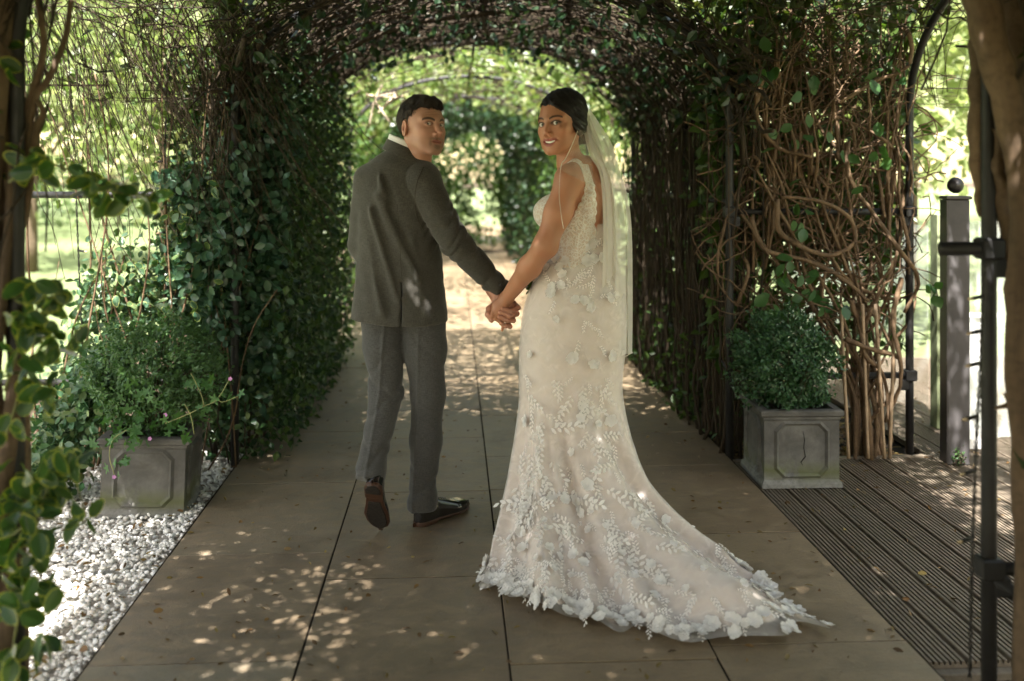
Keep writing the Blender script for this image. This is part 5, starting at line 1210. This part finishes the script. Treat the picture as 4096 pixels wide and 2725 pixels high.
def shoe(M, flip=1):
    sh = obj('shoe', npmesh('shoe', Vu * np.array((flip, 1, 1)), Fu if flip > 0 else Fu[:, ::-1], M_SHOE), groom); sh.matrix_local = M
    s2 = obj('sole', npmesh('sole', Vs * np.array((flip, 1, 1)), Fs if flip > 0 else Fs[:, ::-1], M_SOLE), sh)
    obj('heel_pad', npmesh('heel_pad', Vt1 * np.array((flip, 1, 1)), Ft1, M_TREAD), sh); obj('tread', npmesh('tread', Vt2 * np.array((flip, 1, 1)), Ft2, M_TREAD), sh)
    for k in range(4):
        y = .12 + k * .014; z = float(np.interp(y, (.09, .14, .20), (.094, .080, .060))); V, F = tube([(-.016, y, z - .006), (0, y + .003, z + .002), (.016, y, z - .006)], .0016, 5); obj('lace', npmesh('lace', V, F, M_BTN), sh)
h0 = gl(941, 1209, -.03); shoe(Matrix.Translation(Vector((h0[0] + .028, h0[1] + .03, 0))) @ Matrix.Rotation(math.radians(-40), 4, 'Z'))
tp_ = gl(870, 1226, -.07); pit = math.radians(-51); Rm = Matrix.Rotation(math.radians(4), 4, 'Y') @ Matrix.Rotation(math.radians(-5), 4, 'Z') @ Matrix.Rotation(pit, 4, 'X')
off = Rm @ Vector((-.003, .296, .0)); shoe(Matrix.Translation(Vector((tp_[0], tp_[1], .012)) - off) @ Rm, -1)
# ================================================================== PERSON IN THE WEDDING DRESS
BD = 3.85; BX = (1320 * K - 2048) / F_PX * BD
def bl(vx, vy, y=0.0):
    s = K * (BD + y) / F_PX
    return np.array(((vx * K - 2048) / F_PX * (BD + y) - BX, y, H_CAM - (vy - 398.8) * s))
bo = cam2world(BX, BD, 0)
bride = thing('person', 'woman in a long lace wedding dress and veil looking back over her left shoulder', 'person', tuple(bo), -YAW)
M_SKIN_B = skin_mat('woman_skin', .12, .5)
SKB = (.45, .215, .125)
HB = bl(1291, 285, -.045); RB = rotz(math.radians(-36)) @ rotx(math.radians(3)) @ roty(math.radians(-5))
TL = np.array((-.40, -.917, 0)); TF = np.array((-.917, .40, 0)); TC = np.array((.022, .005, 0))
az = np.array((.90, .98, 1.04, 1.10, 1.17, 1.25, 1.32, 1.38, 1.42, 1.45)); aa = np.array((.145, .144, .136, .124, .127, .138, .148, .146, .115, .06)); ab = np.array((.11, .108, .10, .090, .092, .100, .103, .092, .070, .05)); ay = np.array((-.01, -.012, -.006, .0, .0, -.004, -.01, -.014, -.016, -.014))
def tors(P): q = P - TC.astype(np.float32); return np.stack([q @ TL.astype(np.float32), q @ TF.astype(np.float32), P[:, 2]], -1)
def t2l(x, y, z): return TC + TL * x + TF * y + np.array((0, 0, z))
def f_torso(P):
    T = tors(P); z = T[:, 2]; a = np.interp(z, az, aa); b_ = np.interp(z, az, ab); c = np.interp(z, az, ay)
    r = (np.abs(T[:, 0] / a) ** 2.2 + np.abs((T[:, 1] - c) / b_) ** 2.2) ** (1 / 2.2); d = (r - 1) * np.minimum(a, b_) * .9
    d = smax(smax(d, z - 1.46, .03), .92 - z, .01)
    A = T.copy(); A[:, 0] = np.abs(A[:, 0])
    d = smin(d, sd_ell(A, (.070, .088, 1.268), (.062, .066, .062)), .03)
    d = smin(d, sd_cap(A, (.03, -.015, 1.455), (.135, -.012, 1.418), .034, .034), .03)
    d = smin(d, sd_ell(A, (.148, -.012, 1.398), (.048, .048, .050)), .03)
    d = smin(d, sd_ell(A, (.085, -.085, 1.31), (.05, .022, .06)), .03)               # shoulder blade
    d = d + .010 * np.exp(-(T[:, 0] / .016) ** 2) * (T[:, 1] < 0) * np.clip((1.42 - z) / .1, 0, 1)
    return d
HYB = -.155
def wp_(cx, cy, y):
    return bl((1850 + cx / 3.92) / K, (1000 + cy / 3.92) / K, y)
SH, EL, WR = t2l(.152, -.012, 1.392), bl(1255, 566, -.175), wp_(690, 760, .03)
def f_body(P):
    d = f_torso(P)
    Q = (P - HB.astype(np.float32)) @ RB.astype(np.float32)
    n0 = RB @ np.array((0, .034, -.16)) + HB; d = smin(d, sd_cap(P, n0, t2l(0, -.018, 1.42), .047, .052), .03)
    arm = sd_chain(P, [SH, SH * .5 + EL * .5 + np.array((.004, -.004, 0)), EL, EL * .6 + WR * .4, WR], (.050, .048, .041, .0405, .0265), .03)
    d = smin(d, arm, .022)
    d = smin(d, sd_ell(P, EL + np.array((.012, .01, -.006)), (.03, .03, .03)), .02)
    # left hand
    pal = smin(sd_cap(P, WR, wp_(560, 960, .03), .027, .020), sd_ell(P, wp_(570, 930, .028), (.030, .016, .042)), .012)
    d = smin(d, pal, .012)
    f = None
    for a, b_, c, r in (((480, 985, .022), (462, 1040, .016), (520, 1090, .03), .0088), ((525, 1020, .022), (515, 1075, .018), (580, 1120, .034), .0088), ((570, 1050, .024), (575, 1110, .02), (625, 1170, .034), .0084), ((610, 1070, .03), (640, 1180, .024), (622, 1262, .016), .0072)):
        e = sd_chain(P, [wp_(*a), wp_(*b_), wp_(*c)], (r + .001, r, r - .0015), .004); f = e if f is None else smin(f, e, .002)
    d = smin(d, f, .006)
    # right arm, bent in front of her
    R0 = t2l(-.152, -.012, 1.392); d = smin(d, sd_chain(P, [R0, t2l(-.19, .03, 1.14), t2l(-.07, .17, 1.08)], (.048, .038, .026), .02), .022)
    near = Q[:, 2] > -.19
    hd = np.full(len(P), 1.0, np.float32)
    if near.any(): hd[near] = head_sdf(Q[near], 1.0, .95)
    return np.where(near, smin(d, np.minimum(hd, d + 1), .02), d)
V, F = sdf_mesh(f_body, (-.345, -.30, .79), (.21, .22, 1.77), .0030); V = relax(V, F, 1, .35)
Q = (V - HB) @ RB; C = head_colour(Q, SKB, (.30, .075, .07), (.016, .010, .008), 1.0, .95, 0, .95); body_m = (Q[:, 2] < -.15) | (V[:, 2] < 1.47); C[body_m] = SKB
C *= (1 + .05 * vnoise(V, 30, 3))[:, None]
me = npmesh('body', V, F, M_SKIN_B); cattr(me, 'Col', np.clip(C, .004, 1)); obj('body', me, bride)
MB_ = Matrix.Translation(Vector(HB)) @ Matrix(RB).to_4x4()
for sx in (-1, 1):
    o = obj('eye', eye_mesh('eye', (RB.T @ np.array((.06, -1, -.02))), M_EYE), bride); o.matrix_local = MB_ @ Matrix.Translation(Vector((sx * .032, -.0768, 0)))
M_TEETH = plain('teeth', (.82, .79, .73), .3, .5, var=.03)
V = []; F = []
for i in range(8):                   # a short row of upper teeth
    x = (i - 3.5) * .0052; w_ = .0024; y = -.0900 + 15 * x * x; zt = -.0642 + 8 * x * x; n0 = len(V); vb, fb = box((x - w_, y, zt - .0092 + abs(i - 3.5) * .0006), (x + w_, y + .004, zt), .0008); V += list(vb); F += list(fb + n0)
o = obj('teeth', npmesh('teeth', V, np.array(F), M_TEETH, False), bride); o.matrix_local = MB_
b = NB('dark_hair'); hn = b.noise(150, 4, .7, b.coord('Object', (.35, .35, 1.0), (0, .7, .5)), .3); b.col(b.ramp(hn, [(.35, (.005, .004, .0035)), (.7, (.020, .014, .011))])); b.set(Roughness=.38); b.bump(hn, .7, .003); M_HAIR_B = b.m
def f_bhair(P):
    d = sd_ell(P, (0, .020, .038), (.0835, .104, .0935)); d = smin(d, sd_ell(P, (.0, .050, .060), (.076, .078, .074)), .02); d = smin(d, sd_ell(P, (.070, .018, -.010), (.024, .040, .044)), .02)
    x = P[:, 0]; zh = .078 - .30 * (x + .06) - 12 * np.maximum(x, 0) ** 2 - .55 * np.maximum(P[:, 1] + .052, 0) - .6 * np.maximum(P[:, 1] + .02, 0)
    sw = .0016 * np.sin(210 * (P[:, 2] * .8 + P[:, 0] * .75 + P[:, 1] * .3) + 2 * np.sin(P[:, 1] * 40))
    ct = np.maximum(zh, -.085) - P[:, 2]; d = smax(d + sw + .006 * np.exp(np.clip(ct, -.2, 0) / .008), ct * .75, .005)
    bun = sd_ell(P, (.014, .105, -.045), (.045, .035, .040)) + .003 * np.sin(160 * (P[:, 0] + P[:, 2]))
    return smin(d, bun, .012)
V, F = sdf_mesh(f_bhair, (-.105, -.13, -.11), (.11, .16, .16), .0026); o = obj('hair', npmesh('hair', V, F, M_HAIR_B), bride); o.matrix_local = MB_
M_STR_B = hair_mat('dark_hair_strand', (.004, .003, .003), (.012, .009, .007), (.035, .024, .018), .33)
hp_ = V[V[:, 1] < .11]; pick = hp_[rng.integers(0, len(hp_), 2600)]
Vt, Ft = comb(f_bhair, pick, lambda P: np.array((.05, .105, -.045)) - P + np.array((.02, .04, -.02)) + rng.normal(0, .012, P.shape), 6, rng.uniform(.03, .06, (2600, 1)), .0007, .001)
o = obj('hair_strands', npmesh('hair_strands', Vt, Ft, M_STR_B), bride); o.matrix_local = MB_; o['kind'] = 'stuff'
for c in ([(1252, 230), (1242, 245), (1239, 270), (1241, 285), (1235, 300), (1240, 312)], [(1262, 350), (1268, 364), (1270, 378)], [(1250, 232), (1241, 250), (1240, 272), (1237, 290)]):
    q = smooth_path([bl(a, bb, -.09) for a, bb in c], 16); V, F = tube(q, .0007, 4); obj('loose_strand', npmesh('loose_strand', V, F, M_HAIR_B), bride)
# --- dress: fabrics
def cloth(name, c, alpha_stops, scale, trans=.3, rough=.75):
    b = NB(name); b.col(c); b.set(Roughness=rough); b.b.inputs['Sheen Weight'].default_value = .25; b.b.inputs['Specular IOR Level'].default_value = .25
    tl_ = b.n('ShaderNodeBsdfTranslucent'); tl_.inputs['Color'].default_value = (*c, 1); m1 = b.n('ShaderNodeMixShader'); m1.inputs[0].default_value = trans
    b.l(b.b.outputs[0], m1.inputs[1]); b.l(tl_.outputs[0], m1.inputs[2])
    if alpha_stops:
        tp = b.n('ShaderNodeBsdfTransparent'); m2 = b.n('ShaderNodeMixShader'); fac = b.ramp(b.noise(scale, 3, .6, b.coord('Object'), .8), alpha_stops)
        b.l(fac, m2.inputs[0]); b.l(tp.outputs[0], m2.inputs[1]); b.l(m1.outputs[0], m2.inputs[2]); b.l(m2.outputs[0], b.out.inputs['Surface'])
    else: b.l(m1.outputs[0], b.out.inputs['Surface'])
    b.bump(b.noise(300, 2, .6, b.coord('Object')), .15, .001); return b.m
M_BLUSH = cloth('blush_satin', (.80, .675, .60), None, 1, .08, .6); M_TULLE = cloth('white_tulle', (.86, .84, .825), [(.35, .36), (.55, .44), (.70, .66)], 16, .4); M_LACE = cloth('white_lace', (.84, .815, .79), None, 1, .25, .65)
M_VEIL = cloth('ivory_veil', (.90, .865, .81), [(.25, .60), (.75, .72)], 4, .35); M_VEILS = cloth('sheer_veil', (.86, .80, .69), [(.25, .13), (.75, .22)], 9, .45); M_BEAD = plain('pearl_beads', (.80, .74, .64), .25, .6, var=.1)
b = NB('bodice_lace'); p = b.coord('Object'); vo = b.n('ShaderNodeTexVoronoi', feature='DISTANCE_TO_EDGE'); vo.inputs['Scale'].default_value = 75; b.l(b.n('ShaderNodeVectorMath', operation='ADD').outputs[0], vo.inputs['Vector'])
va = vo.inputs['Vector'].links[0].from_node; b.l(p, va.inputs[0]); nn_ = b.n('ShaderNodeTexNoise'); nn_.inputs['Scale'].default_value = 30; b.l(p, nn_.inputs['Vector']); sc_ = b.n('ShaderNodeVectorMath', operation='SCALE'); sc_.inputs['Scale'].default_value = .03; b.l(nn_.outputs['Color'], sc_.inputs[0]); b.l(sc_.outputs[0], va.inputs[1])
lf = b.ramp(vo.outputs['Distance'], [(.05, 1.), (.16, 0.)]); c = b.mix(lf, (.70, .585, .49), (.84, .80, .75)); b.col(c); b.set(Roughness=.6); b.bump(lf, .7, .0025); b.b.inputs['Sheen Weight'].default_value = .2; M_BODICE = b.m
dress = obj('dress', None, bride)
# bodice cut from the torso's own form
poly = np.array([bl(a, bb, -.1)[[0, 2]] for a, bb in ((1332, 378), (1356, 378), (1365, 420), (1370, 480), (1367, 515), (1373, 545), (1384, 568), (1391, 556), (1396, 528), (1440, 520), (1460, 660), (1180, 660), (1240, 590), (1285, 548), (1312, 512), (1327, 482), (1341, 455), (1346, 430), (1340, 405))])
def sd_poly(X, poly):
    d = np.full(len(X), 1e9); s = np.ones(len(X))
    for i in range(len(poly)):
        a, b_ = poly[i], poly[i - 1]; e = b_ - a; w_ = X - a; t = np.clip((w_ @ e) / (e @ e), 0, 1); d = np.minimum(d, ((w_ - t[:, None] * e) ** 2).sum(1))
        c1 = X[:, 1] >= a[1]; c2 = X[:, 1] < b_[1]; c3 = e[0] * w_[:, 1] > e[1] * w_[:, 0]
        fl = (c1 & c2 & c3) | (~c1 & ~c2 & ~c3); s = np.where(fl, -s, s)
    return s * np.sqrt(d)
def f_bodice(P):
    d = f_torso(P) - .0045; T = tors(P)
    edge = .006 * np.abs(np.sin(P[:, 2] * 95 + P[:, 0] * 40)) * (P[:, 2] < 1.38)
    back = sd_poly(P[:, [0, 2]].astype(float), poly) - edge; front = P[:, 2] - 1.352 + .25 * np.maximum(.07 - np.abs(T[:, 0]), 0) - edge
    strap = np.maximum(np.abs(T[:, 0] - .098) - .013, -(T[:, 1] + .085)); strap = np.maximum(strap, 1.33 - P[:, 2])
    fr = np.minimum(front, strap)
    reg = np.where(T[:, 1] > .035, fr, np.minimum(back, strap))
    return smax(smax(d + .0012 * vnoise(P, 90, 2), reg, .002), 1.035 - P[:, 2], .003)
V, F = sdf_mesh(f_bodice, (-.27, -.25, .97), (.26, .22, 1.475), .0042); V = relax(V, F, 1, .3); obj('bodice', npmesh('bodice', V, F, M_BODICE), dress)
# skirt and train as one lofted sheet
wy = np.array((520, 560, 600, 640, 680, 720, 760, 810, 860, 900.)); wl = np.array((1296, 1282, 1262, 1238, 1220, 1208, 1202, 1199, 1198, 1198.)); wr = np.array((1408, 1408, 1418, 1428, 1436, 1440, 1440, 1436, 1430, 1428.))
wz = H_CAM - (wy - 399) * K * BD / F_PX; s0 = K * BD / F_PX
hem_a = np.array((0, 15, 32, 48, 62, 74, 86, 98, 112, 126, 140, 156, 180, 215, 260, 290, 325, 360.)); hem_p = np.array(((.40, 0), (.45, -.14), (.545, -.34), (.66, -.50), (.73, -.76), (.57, -.83), (.37, -.89), (.21, -.84), (.04, -.77), (-.11, -.66), (-.24, -.54), (-.345, -.46), (-.29, -.2), (-.21, .1), (-.05, .26), (.14, .27), (.30, .17), (.40, 0)))
TK = .46                             # share of the sheet above the knee
def skirt(u, t, shrink=0.0, lift=0.0):
    ph = -2 * math.pi * u; A = u * 360 % 360
    zt = np.clip(t / TK, 0, 1); y = 520 + zt * 380; L = np.interp(y, wy, wl); Rr = np.interp(y, wy, wr)
    a = (Rr - L) * .5 * s0 + lift; cx = ((Rr + L) * .5 - 1320) * s0; bq = a * np.interp(y, (520, 600, 720, 900), (.86, .88, .92, .95)); cy_ = .0
    x0 = cx + a * np.cos(ph); y0 = cy_ + bq * np.sin(ph); z0 = np.interp(y, wy, wz)
    hx = np.interp(A, hem_a, hem_p[:, 0]); hy = np.interp(A, hem_a, hem_p[:, 1])
    w_ = np.clip((t - TK) / (1 - TK), 0, 1) * (1 - shrink); ln = np.hypot(hx - x0, hy - y0)
    e = w_ ** (1.75); g = (1 - w_) ** (1.15 + .9 * np.clip(ln - .3, 0, 1))
    f1 = np.cos(ph * 9 + 1.2 * np.sin(ph * 2)) * .5 + .5; f2 = np.cos(ph * 17 + 2 * np.sin(ph * 3) + 1) * .5 + .5
    x = x0 + (hx - x0) * e; y_ = y0 + (hy - y0) * e; fr = np.clip(ln / .8, .15, 1)
    dx, dy = unit(np.stack([x - .0, y_ + .0], -1)).T if np.ndim(x) else (0, 0)
    am = .085 * np.sin(np.clip(w_, 0, 1) * math.pi * .8) * fr
    x = x + dx * am * (f1 - .5 + .5 * (f2 - .5)); y_ = y_ + dy * am * (f1 - .5 + .5 * (f2 - .5))
    sc = 1 + .035 * np.sin(ph * 23 + 1) * w_ ** 8; x = cx + (x - cx) * sc; y_ = y_ * sc
    flat = np.clip((w_ - .45) / .4, 0, 1) * np.clip((1.06 - w_) / .2, 0, 1)
    z = z0 * g + flat * fr * (.075 * f1 ** 3 + .035 * f2 ** 2) + .008 + lift * .5
    z = z + .012 * np.clip(w_ - .85, 0, 1) / .15 * (.5 + .5 * np.sin(ph * 31))
    return np.stack([x, y_, np.maximum(z, .005)], -1)
def loft(fn, nu, nt):
    u, t = np.meshgrid(np.linspace(0, 1, nu, endpoint=False), np.linspace(0, 1, nt)); V = fn(u.ravel(), t.ravel())
    i = np.arange(nu * nt).reshape(nt, nu); F = np.stack([i[:-1], np.roll(i, -1, 1)[:-1], np.roll(i, -1, 1)[1:], i[1:]], -1).reshape(-1, 4); return V, F
V, F = loft(lambda u, t: skirt(u, t, .04), 260, 110); obj('underskirt', npmesh('underskirt', V, F, M_BLUSH), dress)
V, F = loft(lambda u, t: skirt(u, t, 0, .007), 260, 120); obj('tulle_overskirt', npmesh('tulle_overskirt', V, F, M_TULLE), dress)
# lace motifs, each its own piece
T_PETAL = (np.array([(0, 0, 0), (.35, .36, .02), (.75, .5, .08), (1, .26, .05), (1.03, 0, .10), (1, -.26, .05), (.75, -.5, .08), (.35, -.36, .02), (.55, 0, -.03)]), [np.array([(8, a, a + 1) for a in range(7)] + [(8, 7, 0)])[:, ::-1]])
def flower_mesh(np_, rad, seed):
    r = np.random.default_rng(seed); V = []; m = Mix()
    for ring, (k, rr, w_, zz) in enumerate(((np_, 1.0, .80, .0), (np_ - 1, .68, .66, .05), (5, .40, .42, .1))):
        for j in range(k):
            a = 2 * math.pi * (j + .5 * ring) / k + r.normal(0, .08); D = np.array([(math.cos(a), math.sin(a), .22 + r.normal(0, .16))]); m.add(*leaf_batch(np.array([(0, 0, zz * rad)]), D, np.array([(0, 0, 1.)]), rad * rr * r.uniform(.85, 1.1), rad * w_, T_PETAL))
    return m.mesh('lace_flower', M_LACE, False)
def sprig_mesh(k, ln, seed):
    r = np.random.default_rng(seed); m = Mix(); cu = r.normal(0, .5)
    t = np.linspace(0, 1, 10); P = np.stack([ln * t, ln * cu * t * t * .5, 0 * t + .001], -1); m.add(*tube(P, np.linspace(.0016, .0008, 10), 4))
    for j in range(k):
        q = P[1 + int(8 * j / k)]; sd = 1 if j % 2 else -1; m.add(*leaf_batch(q[None], np.array([(.75, sd * .8, .1)]), np.array([(0, 0, 1.)]), ln * .26 * r.uniform(.7, 1.15), ln * .12, T_OVAL))
    m.add(*leaf_batch(P[-1][None], np.array([(1., 0, 0)]), np.array([(0, 0, 1.)]), ln * .25, ln * .11, T_OVAL)); return m.mesh('lace_sprig', M_LACE)
FL = [flower_mesh(7, 1.0, k) for k in range(3)]; SPR = [sprig_mesh(8, 1.0, 20 + k) for k in range(4)]
def motif(me, name, u, t, size, ang, push=.012):
    u = np.array([u, u + .004, u]); t = np.array([t, t, min(t + .008, 1.0)]); t[2] = t[2] if t[2] > t[0] else t[0]; 
    if t[0] > .985: t = np.array([t[0], t[0], t[0] - .01])
    S = skirt(u, t, 0, .007); a = S[1] - S[0]; b_ = (S[2] - S[0]) * (1 if t[2] > t[0] else -1); n = unit(np.cross(b_, a)[None])[0]
    c_ = np.array((S[0][0] - .0, S[0][1], 0)); sg = n[2] if abs(n[2]) > .65 else n @ c_
    if sg < 0: n = -n
    e1 = unit(b_[None])[0]; e2 = np.cross(n, e1); ca, sa = math.cos(ang), math.sin(ang); X = e1 * ca + e2 * sa; Y = np.cross(n, X); o_ = S[0] + n * push
    fz = .8 if name == 'lace_flower' else .35
    o = obj(name, me, dress); o.matrix_local = Matrix([[X[k] * size, Y[k] * size, n[k] * size * fz, o_[k]] for k in range(3)] + [[0, 0, 0, 1]])
rr = np.random.default_rng(5)
for i in range(150):                  # scalloped border
    u = .04 + .46 * i / 149 + rr.normal(0, .003); motif(FL[i % 3], 'lace_flower', u, rr.uniform(.965, 1.0), rr.uniform(.017, .028), rr.uniform(0, 6.28), .008)
for i in range(90):
    motif(SPR[i % 4], 'lace_sprig', .09 + .33 * i / 89 + rr.normal(0, .004), rr.uniform(.90, .975), rr.uniform(.04, .065), rr.uniform(-.9, .9), .007)
for i in range(110):                  # scattered over the train
    motif((FL + SPR)[i % 7], 'lace_flower' if i % 7 < 3 else 'lace_sprig', rr.uniform(.13, .42), rr.uniform(.70, .95), rr.uniform(.013, .022) if i % 7 < 3 else rr.uniform(.05, .085), rr.uniform(0, 6.28), .010)
for (uc, t0, t1, k) in ((.245, .20, .80, 12), (.20, .22, .66, 9), (.40, .35, .85, 8), (.15, .35, .8, 8), (.29, .58, .92, 8), (.33, .10, .30, 4), (.22, .06, .3, 5)):   # hanging trails
    for j in range(k):
        t = t0 + (t1 - t0) * j / k; u = uc + .014 * math.sin(j * 1.3 + uc * 40) + rr.normal(0, .004)
        if j % 3 == 0: motif(FL[j % 3], 'lace_flower', u, t, rr.uniform(.014, .026), rr.uniform(0, 6.28), .006)
        else: motif(SPR[j % 4], 'lace_sprig', u, t, rr.uniform(.035, .06), rr.normal(0, .5), .005)
for i in range(46): motif((FL + SPR)[i % 7], 'lace_flower' if i % 7 < 3 else 'lace_sprig', rr.uniform(.12, .45), rr.uniform(.03, .20), rr.uniform(.016, .026) if i % 7 < 3 else rr.uniform(.035, .055), rr.uniform(0, 6.28), .006)
for i in range(84):                  # long flat lace branches down the skirt
    t = rr.uniform(.40, .93); motif(SPR[i % 4], 'lace_sprig', rr.uniform(.13, .43), t, rr.uniform(.07, .115) * (.7 + .5 * t), rr.normal(0, .6), .0045)
# --- veil
veil = obj('veil', None, bride)
def sheet_between(Lc, Rc, nu, nv, folds, amp, seed, dep):
    Lp, Rp = smooth_path([bl(*q) for q in Lc], nv), smooth_path([bl(*q) for q in Rc], nv); r = np.random.default_rng(seed); u = np.linspace(0, 1, nu); V = []
    p1, p2 = r.uniform(0, 6.28, 2)
    for j in range(nv):
        v = j / (nv - 1); base = Lp[j][None] * (1 - u)[:, None] + Rp[j][None] * u[:, None]
        off = amp * min(1, .25 + v * 1.2) * (np.sin(u * folds * 6.28 + p1 + .8 * v) + .5 * np.sin(u * folds * 13.1 + p2 - .5 * v)); V.append(base + np.stack([.25 * off, off + dep * np.sin(u * math.pi), 0 * u], -1))
    V = np.concatenate(V); i = np.arange(nu * nv).reshape(nv, nu); F = np.stack([i[:-1, :-1], i[:-1, 1:], i[1:, 1:], i[1:, :-1]], -1).reshape(-1, 4); return V, F, Lp, Rp
LcA = [(1342, 243, .03), (1344, 300, .0), (1357, 356, -.07), (1379, 395, -.10), (1387, 454, -.12), (1389, 540, -.13), (1388, 700, -.13), (1398, 818, -.12)]; RcA = [(1352, 243, .06), (1384, 290, .06), (1408, 330, .05), (1428, 395, .03), (1446, 455, .02), (1455, 530, .0), (1457, 680, .0), (1456, 812, .0)]
V, F, L1, R1 = sheet_between(LcA, RcA, 60, 60, 2.3, .012, 1, -.03); obj('veil_layer', npmesh('veil_layer', V, F, M_VEIL), veil)
LcB = [(1344, 245, .03), (1352, 310, .01), (1380, 400, -.06), (1390, 500, -.09), (1392, 620, -.10), (1396, 740, -.10), (1404, 830, -.10)]; RcB = [(1350, 246, .06), (1372, 300, .06), (1396, 380, .04), (1416, 460, .02), (1432, 560, .0), (1438, 700, .0), (1432, 838, .0)]
V, F, L2, R2 = sheet_between(LcB, RcB, 60, 60, 3.1, .012, 2, -.02); obj('veil_layer', npmesh('veil_layer', V, F, M_VEIL), veil)
V, F, L3, R3 = sheet_between([(q[0] + 2, q[1] - 4, q[2] + .05) for q in (LcA[0], LcA[1], LcA[3], LcA[4], LcA[5], LcA[6])] + [(1392, 770, -.06)], [(q[0] - 10, q[1], q[2] + .04) for q in RcB], 50, 50, 2.7, .010, 3, -.02); obj('veil_layer', npmesh('veil_layer', V, F, M_VEIL), veil)
LcS = [(1340, 262, -.02), (1330, 300, -.10), (1313, 342, -.17), (1297, 374, -.215), (1285, 390, -.225)]; RcS = [(1347, 262, .0), (1354, 310, -.04), (1360, 360, -.10), (1366, 405, -.14), (1371, 432, -.14)]
V, F, L4, R4 = sheet_between(LcS, RcS, 36, 36, 2.4, .008, 4, -.02); obj('veil_layer', npmesh('veil_layer', V, F, M_VEILS), veil)
def beads(P, n, r):
    q = smooth_path(P, n); t = Mix(); a = np.linspace(-1.57, 1.57, 5)
    V, F = tube_batch(q[:, None, :] + np.stack([0 * a, 0 * a, r * np.sin(a)], -1)[None], np.maximum(r * np.cos(a), r * .15)[None], 6); o = obj('bead_trim', npmesh('bead_trim', V, F, M_BEAD), veil); o['kind'] = 'stuff'
beads(np.concatenate([L4[::6], [bl(1287, 440, -.235), bl(1291, 490, -.235), bl(1297, 526, -.22)]]), 150, .0017)
for Pb_ in (np.array([V_ for V_ in (L1[-1], L1[-1] * .6 + R1[-1] * .4 + np.array((0, 0, -.02)), R1[-1])]), np.array([L2[-1], L2[-1] * .5 + R2[-1] * .5 + np.array((0, 0, -.015)), R2[-1]]), L3[-30::5]): beads(Pb_, 60, .0015)
# bouquet tip showing past her hip
bq = thing('bouquet', 'bit of green and cream bouquet showing in front of the dress at her hip', 'flowers', tuple(cam2world(BX + bl(1226, 650, .02)[0], BD + .02, bl(1226, 650, .02)[2])), -YAW)
m = 26; P = rng.normal(0, .014, (m, 3)); V, F = leaf_batch(P, rdir(m, (-.6, 0, -.3)), rdir(m, (0, -1, .3)), .032, .014, T_OVAL); obj('leaves', npmesh('leaves', V, F, M_MID), bq)['kind'] = 'stuff'
V, F = leaf_batch(P[:12] + np.array((.02, 0, 0)), rdir(12), rdir(12), .03, .022, T_OVAL); obj('petals', npmesh('petals', V, F, M_LACE), bq)['kind'] = 'stuff'
